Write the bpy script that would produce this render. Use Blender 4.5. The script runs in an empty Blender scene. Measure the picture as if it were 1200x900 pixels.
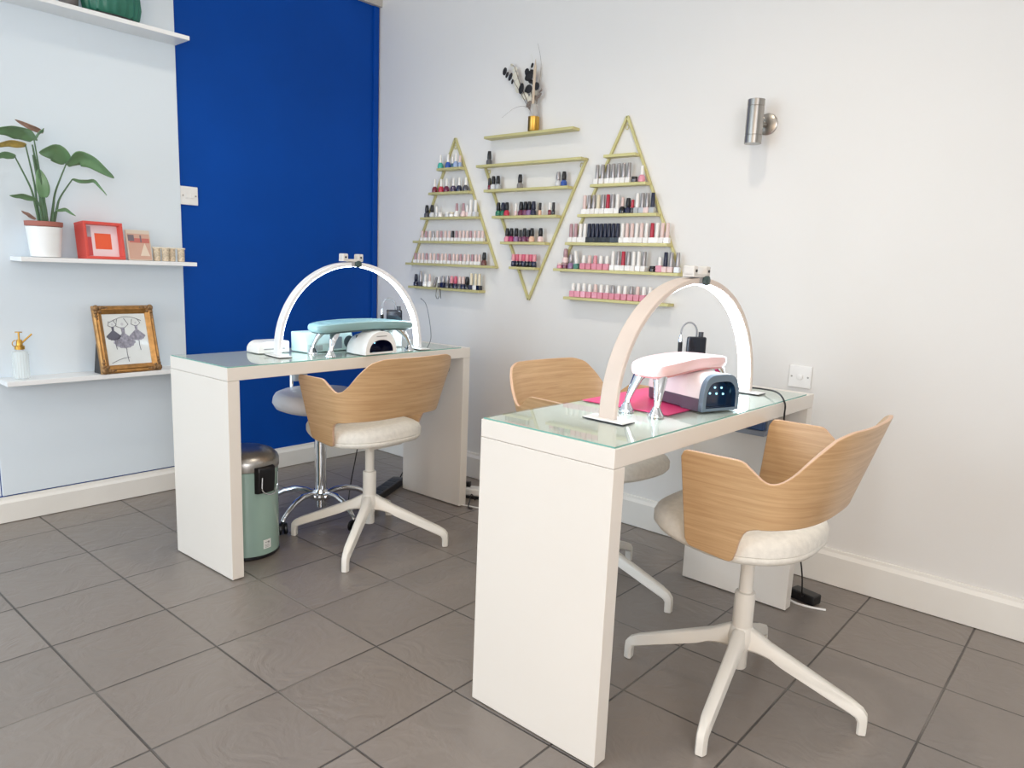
import bpy, bmesh, math, random
from mathutils import Vector, Matrix
random.seed(7)
PI = math.pi
scene = bpy.context.scene
COL = scene.collection

# ------------------------------------------------------------------ camera
cam_data = bpy.data.cameras.new('camera')
cam = bpy.data.objects.new('camera', cam_data)
COL.objects.link(cam)
_F = Vector((-0.63907015, 0.74955518, -0.17250035))
_R = Vector((0.75571083, 0.65364921, 0.04054436))
_U = Vector((-0.14314495, 0.10444969, 0.98417467))
M = Matrix(((_R.x, _U.x, -_F.x, 3.54046), (_R.y, _U.y, -_F.y, -2.85113),
            (_R.z, _U.z, -_F.z, 1.15608), (0, 0, 0, 1)))
cam.matrix_world = M
cam_data.sensor_width = 36
cam_data.lens = 36 * 851.8825 / 1200
cam_data.shift_x = (600 - 599.3282) / 1200
cam_data.shift_y = (463.2927 - 450) / 1200
cam_data.clip_start = 0.05
scene.camera = cam

# ------------------------------------------------------------------ view, world, lights
scene.view_settings.view_transform = 'Standard'
scene.view_settings.look = 'None'
scene.view_settings.gamma = 1
scene.view_settings.use_curve_mapping = False
scene.view_settings.exposure = 0.20
world = bpy.data.worlds.new('world')
scene.world = world
world.use_nodes = True
world.node_tree.nodes['Background'].inputs[0].default_value = (0.80, 0.90, 1.0, 1)
world.node_tree.nodes['Background'].inputs[1].default_value = 0.6


def area(name, loc, target, sx, sy, watts, color):
    l = bpy.data.lights.new(name, 'AREA')
    l.shape = 'RECTANGLE'
    l.size, l.size_y, l.energy, l.color = sx, sy, watts, color
    o = bpy.data.objects.new(name, l)
    COL.objects.link(o)
    o.location = loc
    o.rotation_euler = (Vector(target) - Vector(loc)).to_track_quat('-Z', 'Y').to_euler()
    return o


# daylight through the shop window behind the camera, with two added fills to its right
area('window_daylight', (0.95, -5.40, 1.45), (0.2, 0, 1.0), 2.1, 2.2, 62, (0.70, 0.86, 1.0))
area('side_fill', (5.22, -3.2, 1.5), (0, -1.6, 1.1), 2.0, 1.8, 78, (0.93, 0.95, 1.0))  # added fill to brighten the shelf board and desk fronts, no window there
area('warm_interior_fill', (4.2, -5.40, 1.25), (2.6, 0, 0.9), 1.6, 2.2, 32, (1.0, 0.65, 0.34))  # orange fill added to warm the end of the nearer desk


def downlight(x, y, watts, color=(1.0, 0.88, 0.73)):
    l = bpy.data.lights.new('downlight_beam', 'SPOT')
    l.energy, l.color, l.spot_size, l.spot_blend = watts, color, 2.3, 0.9
    l.shadow_soft_size = 0.05
    o = bpy.data.objects.new('downlight_beam', l)
    COL.objects.link(o)
    o.location = (x, y, 2.83)


DL = [(1.0, -1.15, 26), (2.45, -1.1, 30), (1.9, -3.0, 20), (3.7, -1.6, 13), (3.6, -3.6, 10)]
for x, y, w in DL:
    downlight(x, y, w)


# ------------------------------------------------------------------ materials
def lin(c):
    return tuple(((v / 255) / 12.92 if v / 255 <= 0.04045 else ((v / 255 + 0.055) / 1.055) ** 2.4) for v in c)


MATS = {}


def mat(name, rgb, rough=0.5, metal=0.0, spec=0.5, coat=0.0, emit=None, noise=0.03, nscale=12.0, bump=0.0,
        bscale=60.0, stretch=(1, 1, 1), alpha=1.0, transmission=0.0):
    if name in MATS:
        return MATS[name]
    m = bpy.data.materials.new(name)
    m.use_nodes = True
    nt = m.node_tree
    b = nt.nodes['Principled BSDF']
    c = lin(rgb)
    b.inputs['Roughness'].default_value = rough
    b.inputs['Metallic'].default_value = metal
    b.inputs['Specular IOR Level'].default_value = spec
    b.inputs['Coat Weight'].default_value = coat
    b.inputs['Coat Roughness'].default_value = 0.08
    b.inputs['Alpha'].default_value = alpha
    b.inputs['Transmission Weight'].default_value = transmission
    tc = nt.nodes.new('ShaderNodeTexCoord')
    mp = nt.nodes.new('ShaderNodeMapping')
    mp.inputs['Scale'].default_value = stretch
    nt.links.new(tc.outputs['Object'], mp.inputs[0])
    no = nt.nodes.new('ShaderNodeTexNoise')
    no.inputs['Scale'].default_value = nscale
    no.inputs['Detail'].default_value = 4
    nt.links.new(mp.outputs[0], no.inputs['Vector'])
    rp = nt.nodes.new('ShaderNodeValToRGB')
    rp.color_ramp.elements[0].position = 0.3
    rp.color_ramp.elements[1].position = 0.7
    rp.color_ramp.elements[0].color = tuple(v * (1 - noise) for v in c) + (1,)
    rp.color_ramp.elements[1].color = tuple(min(1, v * (1 + noise)) for v in c) + (1,)
    nt.links.new(no.outputs['Fac'], rp.inputs[0])
    nt.links.new(rp.outputs[0], b.inputs['Base Color'])
    if bump:
        n2 = nt.nodes.new('ShaderNodeTexNoise')
        n2.inputs['Scale'].default_value = bscale
        n2.inputs['Detail'].default_value = 5
        nt.links.new(mp.outputs[0], n2.inputs['Vector'])
        bp = nt.nodes.new('ShaderNodeBump')
        bp.inputs['Strength'].default_value = bump
        bp.inputs['Distance'].default_value = 0.003
        nt.links.new(n2.outputs['Fac'], bp.inputs['Height'])
        nt.links.new(bp.outputs[0], b.inputs['Normal'])
    if emit:
        b.inputs['Emission Color'].default_value = lin(emit[0]) + (1,)
        b.inputs['Emission Strength'].default_value = emit[1]
    MATS[name] = m
    return m


def floor_material():
    m = bpy.data.materials.new('slate_tile')
    m.use_nodes = True
    nt = m.node_tree
    N, L = nt.nodes, nt.links
    b = N['Principled BSDF']
    geo = N.new('ShaderNodeNewGeometry')
    sep = N.new('ShaderNodeSeparateXYZ')
    L.new(geo.outputs['Position'], sep.inputs[0])
    S = 0.336

    def math_(op, a, c=None, d=None):
        n = N.new('ShaderNodeMath')
        n.operation = op
        for i, v in enumerate((a, c, d)):
            if v is None:
                continue
            if isinstance(v, (int, float)):
                n.inputs[i].default_value = v
            else:
                L.new(v, n.inputs[i])
        return n.outputs[0]

    def cell(src, off):
        t = math_('DIVIDE', math_('SUBTRACT', src, off), S)
        fl = math_('FLOOR', t)
        fr = math_('SUBTRACT', t, fl)
        d = math_('MINIMUM', fr, math_('SUBTRACT', 1.0, fr))
        return fl, d
    fx, dx = cell(sep.outputs['X'], 0.2378)
    fy, dy = cell(sep.outputs['Y'], -0.1912)
    d = math_('MINIMUM', dx, dy)
    g = N.new('ShaderNodeMapRange')
    g.inputs['From Min'].default_value = 0.0055
    g.inputs['From Max'].default_value = 0.0100
    L.new(d, g.inputs['Value'])                      # 0 in the joint, 1 on the tile
    # one random value per tile
    cmb = N.new('ShaderNodeCombineXYZ')
    L.new(fx, cmb.inputs[0])
    L.new(fy, cmb.inputs[1])
    wn = N.new('ShaderNodeTexWhiteNoise')
    wn.noise_dimensions = '3D'
    L.new(cmb.outputs[0], wn.inputs['Vector'])
    # slate relief, offset per tile
    add = N.new('ShaderNodeVectorMath')
    add.operation = 'MULTIPLY_ADD'
    L.new(wn.outputs['Color'], add.inputs[0])
    add.inputs[1].default_value = (9, 9, 0)
    L.new(geo.outputs['Position'], add.inputs[2])
    n1 = N.new('ShaderNodeTexNoise')
    n1.inputs['Scale'].default_value = 7
    n1.inputs['Detail'].default_value = 6
    n1.inputs['Roughness'].default_value = 0.45
    n1.inputs['Distortion'].default_value = 2.6
    L.new(add.outputs[0], n1.inputs['Vector'])
    n2 = N.new('ShaderNodeTexNoise')
    n2.inputs['Scale'].default_value = 3
    n2.inputs['Detail'].default_value = 3
    L.new(geo.outputs['Position'], n2.inputs['Vector'])
    mix = N.new('ShaderNodeMix')
    mix.data_type = 'RGBA'
    mix.inputs[6].default_value = lin((124, 115, 108)) + (1,)
    mix.inputs[7].default_value = lin((138, 129, 122)) + (1,)
    t = math_('MULTIPLY_ADD', wn.outputs['Value'], 0.5, math_('MULTIPLY', n2.outputs['Fac'], 0.5))
    L.new(t, mix.inputs[0])
    # grout: dark in places, pale where worn
    gm = N.new('ShaderNodeMix')
    gm.data_type = 'RGBA'
    gm.inputs[6].default_value = lin((68, 62, 58)) + (1,)
    gm.inputs[7].default_value = lin((150, 142, 132)) + (1,)
    n3 = N.new('ShaderNodeTexNoise')
    n3.inputs['Scale'].default_value = 1.6
    L.new(geo.outputs['Position'], n3.inputs['Vector'])
    gr = N.new('ShaderNodeMapRange')
    gr.inputs['From Min'].default_value = 0.5
    gr.inputs['From Max'].default_value = 0.72
    L.new(n3.outputs['Fac'], gr.inputs['Value'])
    L.new(gr.outputs[0], gm.inputs[0])
    mx = N.new('ShaderNodeMix')
    mx.data_type = 'RGBA'
    L.new(g.outputs[0], mx.inputs[0])
    L.new(gm.outputs[2], mx.inputs[6])
    L.new(mix.outputs[2], mx.inputs[7])
    b.inputs['Specular IOR Level'].default_value = 0.8
    L.new(mx.outputs[2], b.inputs['Base Color'])
    rr = N.new('ShaderNodeMapRange')
    rr.inputs['To Min'].default_value = 0.28
    rr.inputs['To Max'].default_value = 0.42
    L.new(n2.outputs['Fac'], rr.inputs['Value'])
    L.new(rr.outputs[0], b.inputs['Roughness'])
    h = math_('ADD', math_('MULTIPLY', g.outputs[0], 0.6), math_('MULTIPLY', n1.outputs['Fac'], 0.55))
    bp = N.new('ShaderNodeBump')
    bp.inputs['Strength'].default_value = 0.85
    bp.inputs['Distance'].default_value = 0.009
    L.new(h, bp.inputs['Height'])
    L.new(bp.outputs[0], b.inputs['Normal'])
    return m


def oak_material(name, c1, c2, tilt=0.0):
    m = bpy.data.materials.new(name)
    m.use_nodes = True
    nt = m.node_tree
    N, L = nt.nodes, nt.links
    b = N['Principled BSDF']
    tc = N.new('ShaderNodeTexCoord')
    mp = N.new('ShaderNodeMapping')
    mp.inputs['Scale'].default_value = (1.3, 1.3, 34)
    mp.inputs['Rotation'].default_value = (0, tilt, 0)
    L.new(tc.outputs['Object'], mp.inputs[0])
    n1 = N.new('ShaderNodeTexNoise')
    n1.inputs['Scale'].default_value = 3.0
    n1.inputs['Detail'].default_value = 7
    n1.inputs['Roughness'].default_value = 0.65
    n1.inputs['Distortion'].default_value = 0.6
    L.new(mp.outputs[0], n1.inputs['Vector'])
    rp = N.new('ShaderNodeValToRGB')
    e = rp.color_ramp.elements
    e[0].position, e[1].position = 0.32, 0.66
    e[0].color = lin(c1) + (1,)
    e[1].color = lin(c2) + (1,)
    L.new(n1.outputs['Fac'], rp.inputs[0])
    L.new(rp.outputs[0], b.inputs['Base Color'])
    b.inputs['Roughness'].default_value = 0.38
    b.inputs['Coat Weight'].default_value = 0.25
    b.inputs['Coat Roughness'].default_value = 0.25
    bp = N.new('ShaderNodeBump')
    bp.inputs['Strength'].default_value = 0.12
    bp.inputs['Distance'].default_value = 0.002
    L.new(n1.outputs['Fac'], bp.inputs['Height'])
    L.new(bp.outputs[0], b.inputs['Normal'])
    return m


def glass_sheet_material():
    m = bpy.data.materials.new('desk_glass')
    m.use_nodes = True
    nt = m.node_tree
    N, L = nt.nodes, nt.links
    N.remove(N['Principled BSDF'])
    out = N['Material Output']
    tr = N.new('ShaderNodeBsdfTransparent')
    tr.inputs[0].default_value = (0.955, 0.995, 0.985, 1)
    gl = N.new('ShaderNodeBsdfGlossy')
    gl.inputs['Roughness'].default_value = 0.02
    fr = N.new('ShaderNodeFresnel')
    fr.inputs['IOR'].default_value = 1.52
    no = N.new('ShaderNodeTexNoise')
    no.inputs['Scale'].default_value = 1.5
    geo = N.new('ShaderNodeNewGeometry')
    inv = N.new('ShaderNodeMath')
    inv.operation = 'SUBTRACT'
    inv.inputs[0].default_value = 1.0
    L.new(geo.outputs['Backfacing'], inv.inputs[1])
    mul = N.new('ShaderNodeMath')
    mul.operation = 'MULTIPLY'
    L.new(fr.outputs[0], mul.inputs[0])
    L.new(inv.outputs[0], mul.inputs[1])
    mx = N.new('ShaderNodeMixShader')
    L.new(mul.outputs[0], mx.inputs[0])
    L.new(tr.outputs[0], mx.inputs[1])
    L.new(gl.outputs[0], mx.inputs[2])
    L.new(mx.outputs[0], out.inputs['Surface'])
    return m


WALL = mat('white_wall_paint', (226, 225, 222), 0.55, noise=0.012, nscale=1.2, bump=0.12, bscale=35)
PANEL = mat('white_panel_cool_cast', (222, 233, 241), 0.45, noise=0.012, nscale=1.5, bump=0.05, bscale=30)  # cool light falling on the board is tinted into its white
BLUE = mat('royal_blue_paint', (6, 70, 160), 0.42, spec=0.12, noise=0.10, nscale=1.3, bump=0.05, bscale=30)
BASEB = mat('baseboard_gloss_paint', (232, 230, 224), 0.3, noise=0.03, nscale=4)
CEIL = mat('ceiling_paint', (238, 238, 236), 0.8)
FLOOR = floor_material()
DESKW = mat('white_laminate', (230, 224, 215), 0.30, noise=0.008, nscale=3)
GLASS = glass_sheet_material()
GEDGE = mat('green_glass_edge', (120, 175, 165), 0.15)
OAK = oak_material('oak_veneer', (186, 146, 103), (210, 174, 130), 0.12)
PLYEDGE = mat('plywood_edge', (214, 178, 150), 0.5)
FABRIC = mat('offwhite_seat_fabric', (226, 222, 212), 0.9, noise=0.06, nscale=60, bump=0.25, bscale=220)
WMETAL = mat('white_powder_coated_metal', (229, 225, 216), 0.38, noise=0.01)
CHROME = mat('chrome', (225, 228, 232), 0.09, metal=1.0, noise=0.01)
STEEL = mat('brushed_steel', (172, 168, 162), 0.33, metal=1.0, noise=0.10, nscale=40, stretch=(6, 6, 0.2))
BLACKP = mat('black_plastic', (18, 18, 22), 0.35)
BRASS = mat('brass_shelf_metal', (204, 196, 138), 0.42, metal=0.25, noise=0.04)
GOLD = mat('polished_gold', (204, 160, 78), 0.34, metal=1.0, noise=0.05)
WPLAST = mat('white_plastic', (236, 236, 234), 0.3)
LEDW = mat('led_strip', (255, 255, 255), 0.4, emit=((222, 240, 255), 14.0))
LAMPW = mat('lamp_white_warm_cast', (214, 200, 189), 0.45)  # nearer arch: warm light on its white plastic put into the colour
LAMPG = mat('lamp_side_grey', (176, 172, 172), 0.45)


# ------------------------------------------------------------------ mesh helpers
class MB:
    def __init__(s):
        s.bm = bmesh.new()

    def box(s, x0, x1, y0, y1, z0, z1):
        v = [s.bm.verts.new((x, y, z)) for z in (z0, z1) for y in (y0, y1) for x in (x0, x1)]
        for f in ((0, 2, 3, 1), (4, 5, 7, 6), (0, 1, 5, 4), (2, 6, 7, 3), (0, 4, 6, 2), (1, 3, 7, 5)):
            s.bm.faces.new([v[i] for i in f])
        return v

    def prism(s, pts, f):
        """pts 2-D outline; f(p, k) with k 0/1 gives the 3-D point of each end"""
        a = [s.bm.verts.new(f(p, 0)) for p in pts]
        b = [s.bm.verts.new(f(p, 1)) for p in pts]
        n = len(pts)
        s.bm.faces.new(a[::-1])
        s.bm.faces.new(b)
        for i in range(n):
            s.bm.faces.new((a[i], a[(i + 1) % n], b[(i + 1) % n], b[i]))

    def lathe(s, prof, n=24, at=(0, 0, 0), mtx=None, cap=True):
        rings = []
        mtx = mtx or Matrix.Identity(4)
        at = Vector(at)
        for r, z in prof:
            rings.append([s.bm.verts.new(mtx @ Vector((r * math.cos(2 * PI * i / n), r * math.sin(2 * PI * i / n), z)) + at)
                          for i in range(n)])
        for a, b in zip(rings, rings[1:]):
            for i in range(n):
                s.bm.faces.new((a[i], a[(i + 1) % n], b[(i + 1) % n], b[i]))
        if cap:
            s.bm.faces.new(rings[0][::-1])
            s.bm.faces.new(rings[-1])

    def tube(s, pts, r, n=8, flat=1.0):
        pts = [Vector(p) for p in pts]
        rr = r if isinstance(r, (list, tuple)) else [r] * len(pts)
        rings = []
        up = Vector((0, 0, 1))
        for i, p in enumerate(pts):
            t = (pts[min(i + 1, len(pts) - 1)] - pts[max(i - 1, 0)]).normalized()
            a = t.cross(up)
            if a.length < 1e-3:
                a = t.cross(Vector((1, 0, 0)))
            a.normalize()
            b = t.cross(a).normalized()
            rings.append([s.bm.verts.new(p + a * rr[i] * math.cos(2 * PI * k / n) + b * rr[i] * flat * math.sin(2 * PI * k / n))
                          for k in range(n)])
        for a, b in zip(rings, rings[1:]):
            for i in range(n):
                s.bm.faces.new((a[i], a[(i + 1) % n], b[(i + 1) % n], b[i]))
        s.bm.faces.new(rings[0][::-1])
        s.bm.faces.new(rings[-1])

    def sweep(s, secs):
        """secs: list of rings (same count) of 3-D points"""
        rings = [[s.bm.verts.new(p) for p in ring] for ring in secs]
        n = len(rings[0])
        for a, b in zip(rings, rings[1:]):
            for i in range(n):
                s.bm.faces.new((a[i], a[(i + 1) % n], b[(i + 1) % n], b[i]))
        s.bm.faces.new(rings[0][::-1])
        s.bm.faces.new(rings[-1])

    def grid(s, rows):
        v = [[s.bm.verts.new(p) for p in r] for r in rows]
        for a, b in zip(v, v[1:]):
            for i in range(len(a) - 1):
                s.bm.faces.new((a[i], a[i + 1], b[i + 1], b[i]))

    def sphere(s, c, r, sc=(1, 1, 1), u=12, v=8):
        mt = Matrix.Translation(Vector(c)) @ Matrix.Diagonal((sc[0] * r, sc[1] * r, sc[2] * r, 1))
        bmesh.ops.create_uvsphere(s.bm, u_segments=u, v_segments=v, radius=1, matrix=mt)

    def build(s, name, material, parent=None, bevel=0.0, smooth=False, seg=2, subsurf=0, solid=0.0):
        bmesh.ops.recalc_face_normals(s.bm, faces=s.bm.faces)
        me = bpy.data.meshes.new(name)
        s.bm.to_mesh(me)
        s.bm.free()
        me.materials.append(material)
        o = bpy.data.objects.new(name, me)
        COL.objects.link(o)
        if parent is not None:
            o.parent = parent
        if solid:
            m = o.modifiers.new('solid', 'SOLIDIFY')
            m.thickness = solid
            m.offset = 0
        if subsurf:
            m = o.modifiers.new('sub', 'SUBSURF')
            m.levels = m.render_levels = subsurf
        if bevel:
            m = o.modifiers.new('bevel', 'BEVEL')
            m.width = bevel
            m.segments = seg
            m.limit_method = 'ANGLE'
            m.angle_limit = math.radians(40)
        if smooth:
            for p in me.polygons:
                p.use_smooth = True
            if not subsurf:
                try:
                    me.set_sharp_from_angle(angle=math.radians(42))
                except Exception:
                    pass
        return o


def tag(o, label, cat, group=None):
    o['label'] = label
    o['category'] = cat
    if group:
        o['group'] = group
    return o


def thing(name, label, cat, loc=(0, 0, 0), rotz=0.0, group=None):
    o = bpy.data.objects.new(name, None)
    o.empty_display_size = 0.05
    COL.objects.link(o)
    o.location = loc
    o.rotation_euler = (0, 0, rotz)
    return tag(o, label, cat, group)


def struct(o):
    o['kind'] = 'structure'
    return o


def copy_tree(root):
    r = root.copy()
    COL.objects.link(r)
    for ch in list(root.children):
        c = ch.copy()
        COL.objects.link(c)
        c.parent = r
        for g in ch.children:
            d = g.copy()
            COL.objects.link(d)
            d.parent = c
    return r


# ------------------------------------------------------------------ the room
RX, RY, RZ = 5.3, -5.5, 2.9
b = MB(); b.box(-0.1, RX + 0.1, RY - 0.1, 0.1, -0.1, 0.0)
struct(b.build('floor', FLOOR))
b = MB(); b.box(-0.1, RX + 0.1, RY - 0.1, 0.1, RZ, RZ + 0.1)
struct(b.build('ceiling', CEIL))
b = MB(); b.box(-0.1, 0.0, RY, 0.0, 0, RZ)
struct(b.build('wall_left', BLUE))
b = MB(); b.box(-0.1, RX + 0.1, 0.0, 0.1, 0, RZ)
struct(b.build('wall_right', WALL))
b = MB(); b.box(RX, RX + 0.1, RY, 0.0, 0, RZ)
struct(b.build('wall_east', WALL))
# wall behind the camera with a shop window and a glazed door opening
b = MB()
for x0, x1, z0, z1 in ((-0.1, -0.05, 0, RZ), (-0.05, 2.45, 0, 0.32), (-0.05, 2.45, 2.58, RZ), (2.45, 3.35, 0, RZ),
                       (3.35, 5.05, 2.38, RZ), (5.05, RX + 0.1, 0, RZ)):
    b.box(x0, x1, RY - 0.1, RY, z0, z1)
struct(b.build('wall_front', WALL))
for nm, x0, x1, z0, z1 in (('window_1', -0.05, 2.45, 0.32, 2.58), ('door_1', 3.35, 5.05, 0.0, 2.38)):
    b = MB()
    w = 0.05
    b.box(x0, x1, RY - 0.07, RY - 0.02, z0, z0 + w); b.box(x0, x1, RY - 0.07, RY - 0.02, z1 - w, z1)
    b.box(x0, x0 + w, RY - 0.07, RY - 0.02, z0, z1); b.box(x1 - w, x1, RY - 0.07, RY - 0.02, z0, z1)
    b.box((x0 + x1) / 2 - w / 2, (x0 + x1) / 2 + w / 2, RY - 0.07, RY - 0.02, z0, z1)
    struct(b.build(nm, BLACKP, bevel=0.004))

# white painted board that carries the shelves, stands on the skirting of the blue wall
b = MB(); b.box(0.0, 0.012, -1.997, -1.192, 0.118, RZ)
struct(b.build('trim_1', PANEL, bevel=0.002))
b = MB(); b.box(0.0, 0.006, RY, -2.001, 0.118, RZ)
struct(b.build('trim_2', PANEL))
# blue cover strip in the corner and boxed beam above it
b = MB(); b.box(0.0, 0.012, -0.045, -0.012, 0.10, 2.585)
struct(b.build('trim_3', BLUE, bevel=0.002))
b = MB(); b.box(0.0, 0.03, -1.192, 0.0, 2.585, RZ)
struct(b.build('trim_4', mat('beam_paint', (190, 184, 176), 0.6), bevel=0.003))


def baseboard(name, along, a0, a1, h):
    prof = [(0, 0.002), (0.020, 0.002), (0.020, h - 0.026), (0.012, h - 0.012), (0.010, h), (0, h)]
    b = MB()
    if along == 'y':
        b.prism(prof, lambda p, k: (p[0], (a0, a1)[k], p[1]))
    else:
        b.prism(prof, lambda p, k: ((a0, a1)[k], -p[0], p[1]))
    return struct(b.build(name, BASEB, bevel=0.0015))


baseboard('baseboard_left', 'y', RY, 0.0, 0.112)
baseboard('baseboard_right', 'x', 0.0, RX, 0.142)


# ------------------------------------------------------------------ electrical plates
def wall_plate(name, label, cat, loc, rotz):
    t = thing(name, label, cat, loc, rotz)           # local: x across, -y out of the wall, z up
    b = MB(); b.box(-0.043, 0.043, -0.009, 0, -0.043, 0.043)
    b.build('plate', WPLAST, t, bevel=0.003)
    for s in (-1, 1):
        b = MB(); b.lathe([(0.0036, 0), (0.0036, 0.002)], 10, (s * 0.031, -0.009, 0), Matrix.Rotation(PI / 2, 4, 'X'))
        b.build('screw', STEEL, t)
    return t


t = wall_plate('wall_switch', 'white double switch plate on the blue wall beside the shelf board', 'switch',
               (0.0, -1.148, 1.434), PI / 2)
for s in (-1, 1):
    b = MB(); b.box(s * 0.012 - 0.008, s * 0.012 + 0.008, -0.0125, -0.009, -0.012, 0.014)
    b.build('rocker', WPLAST, t, bevel=0.002)
t = wall_plate('aerial_socket', 'white square socket plate low on the white wall beyond the nearer desk', 'socket',
               (2.577, 0.0, 0.787), 0)
b = MB(); b.lathe([(0.012, 0), (0.012, 0.004), (0.008, 0.005)], 20, (0.0, -0.009, 0.0), Matrix.Rotation(PI / 2, 4, 'X'))
b.build('socket_ring', WPLAST, t, smooth=True)

# ------------------------------------------------------------------ wall lamp
t = thing('wall_lamp', 'brushed steel cylinder up-and-down lamp high on the white wall', 'lamp', (2.335, 0, 1.735))
b = MB(); b.lathe([(0.040, 0), (0.040, 0.006), (0.034, 0.010), (0.010, 0.013)], 32, (0.013, 0, 0.005), Matrix.Rotation(PI / 2, 4, 'X'))
b.build('wall_plate', STEEL, t, smooth=True)
b = MB(); b.tube([(0.01, -0.02, 0.0), (0.003, -0.065, 0)], 0.010, 10)
b.build('arm', STEEL, t, smooth=True)
b = MB(); b.lathe([(0.026, -0.078), (0.0315, -0.079), (0.0315, -0.052), (0.030, -0.051), (0.030, -0.049), (0.0315, -0.048),
                   (0.0315, 0.052), (0.030, 0.053), (0.030, 0.055), (0.0315, 0.056), (0.0315, 0.079), (0.026, 0.078)], 36, (0.0, -0.092, 0))
b.build('lamp_body', STEEL, t, smooth=True)
b = MB(); b.lathe([(0.0255, -0.0775), (0.0255, -0.074)], 24, (0.0, -0.092, 0))
b.build('lens', mat('lamp_lens', (205, 205, 205), 0.2), t)

# ------------------------------------------------------------------ desks
def make_desk(label, corner, rot, L, grommet):
    """local origin: floor corner nearest the shop, x<0 depth, y along the length"""
    t = thing('manicure_desk', label, 'desk', (corner[0], corner[1], 0), rot, 'white glass-topped manicure desks')
    D, tk, ht, hs = 0.405, 0.0455, 0.7772, 0.7305
    b = MB(); b.box(-D, 0, 0, L, hs + 0.001, ht)
    b.build('desktop', DESKW, t, bevel=0.0015)
    for y0 in (0, L - tk):
        b = MB(); b.box(-D, 0, y0, y0 + tk, 0.004, hs)
        o = b.build('leg_panel', DESKW, t, bevel=0.0015)
        for x in (-D + 0.04, -0.04):
            f = MB(); f.lathe([(0.012, 0.0), (0.012, 0.005)], 12, (x, y0 + tk / 2, 0))
            f.build('glide', BLACKP, o)
        if grommet and y0 > 0:
            f = MB(); f.lathe([(0.028, 0), (0.028, 0.004), (0.020, 0.005)], 28, (-0.115, y0 - 0.0002, 0.672), Matrix.Rotation(PI / 2, 4, 'X'))
            f.build('cable_grommet', mat('grommet_grey', (150, 148, 146), 0.5), o, smooth=True)
            f = MB(); f.lathe([(0.016, 0), (0.016, 0.002)], 28, (-0.115, y0 - 0.0045, 0.672), Matrix.Rotation(PI / 2, 4, 'X'))
            f.build('grommet_hole', BLACKP, o)
    b = MB(); b.box(-D + 0.004, -0.004, 0.004, L - 0.06, ht + 0.0002, ht + 0.0040)
    g = b.build('glass_top', GLASS, t)
    e = 0.0006
    b = MB()
    zz0, zz1 = ht + 0.0004, ht + 0.0038
    b.box(-D + 0.004, -0.004, 0.0034, 0.004, zz0, zz1)
    b.box(-0.004, -0.004 + e, 0.004, L - 0.06, zz0, zz1)
    b.build('glass_edge', GEDGE, g)
    return t


near_desk = make_desk('white desk in the foreground with a pink mat under its arched lamp', (2.7187, -1.5326), -0.01707, 1.2039, False)
far_desk = make_desk('white desk in front of the blue wall with the sage green bin under it', (1.1973, -1.6107), 0.02753, 1.2345, True)
DESKZ = 0.7772 + 0.0040

# ------------------------------------------------------------------ swivel armchairs
def ip(x, tab):
    for (a, va), (c, vc) in zip(tab, tab[1:]):
        if x <= c:
            return va + (vc - va) * (x - a) / (c - a)
    return tab[-1][1]


def smooth_tab(x, tab):
    # average of nearby samples rounds the corners of the outline
    return sum(ip(min(1, max(0, x + d)), tab) for d in (-0.016, -0.008, 0, 0.008, 0.016)) / 5


TOPT = [(0, .826), (.17, .826), (.25, .812), (.33, .770), (.41, .722), (.47, .700), (.525, .694), (.57, .706), (.61, .732), (.65, .741), (1, .7405)]
BOTT = [(0, .586), (.40, .580), (.58, .572), (.64, .556), (.675, .520), (.70, .470), (.73, .463), (1, .478)]


def shell_pt(s, z):
    a = abs(s)
    w = .22 + (z - .47) * .25
    r = .180 + (z - .47) * .31
    x0 = .09
    if a > .60:
        x, y = x0 + (-.085 - x0) * (a - .60) / .40, w
    else:
        q = a / .60 * PI / 2
        x, y = x0 + (r - x0) * max(0, math.cos(q)) ** 0.8, w * max(0, math.sin(q)) ** 0.8
    return Vector((x, y * (1 if s >= 0 else -1), z))


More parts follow.
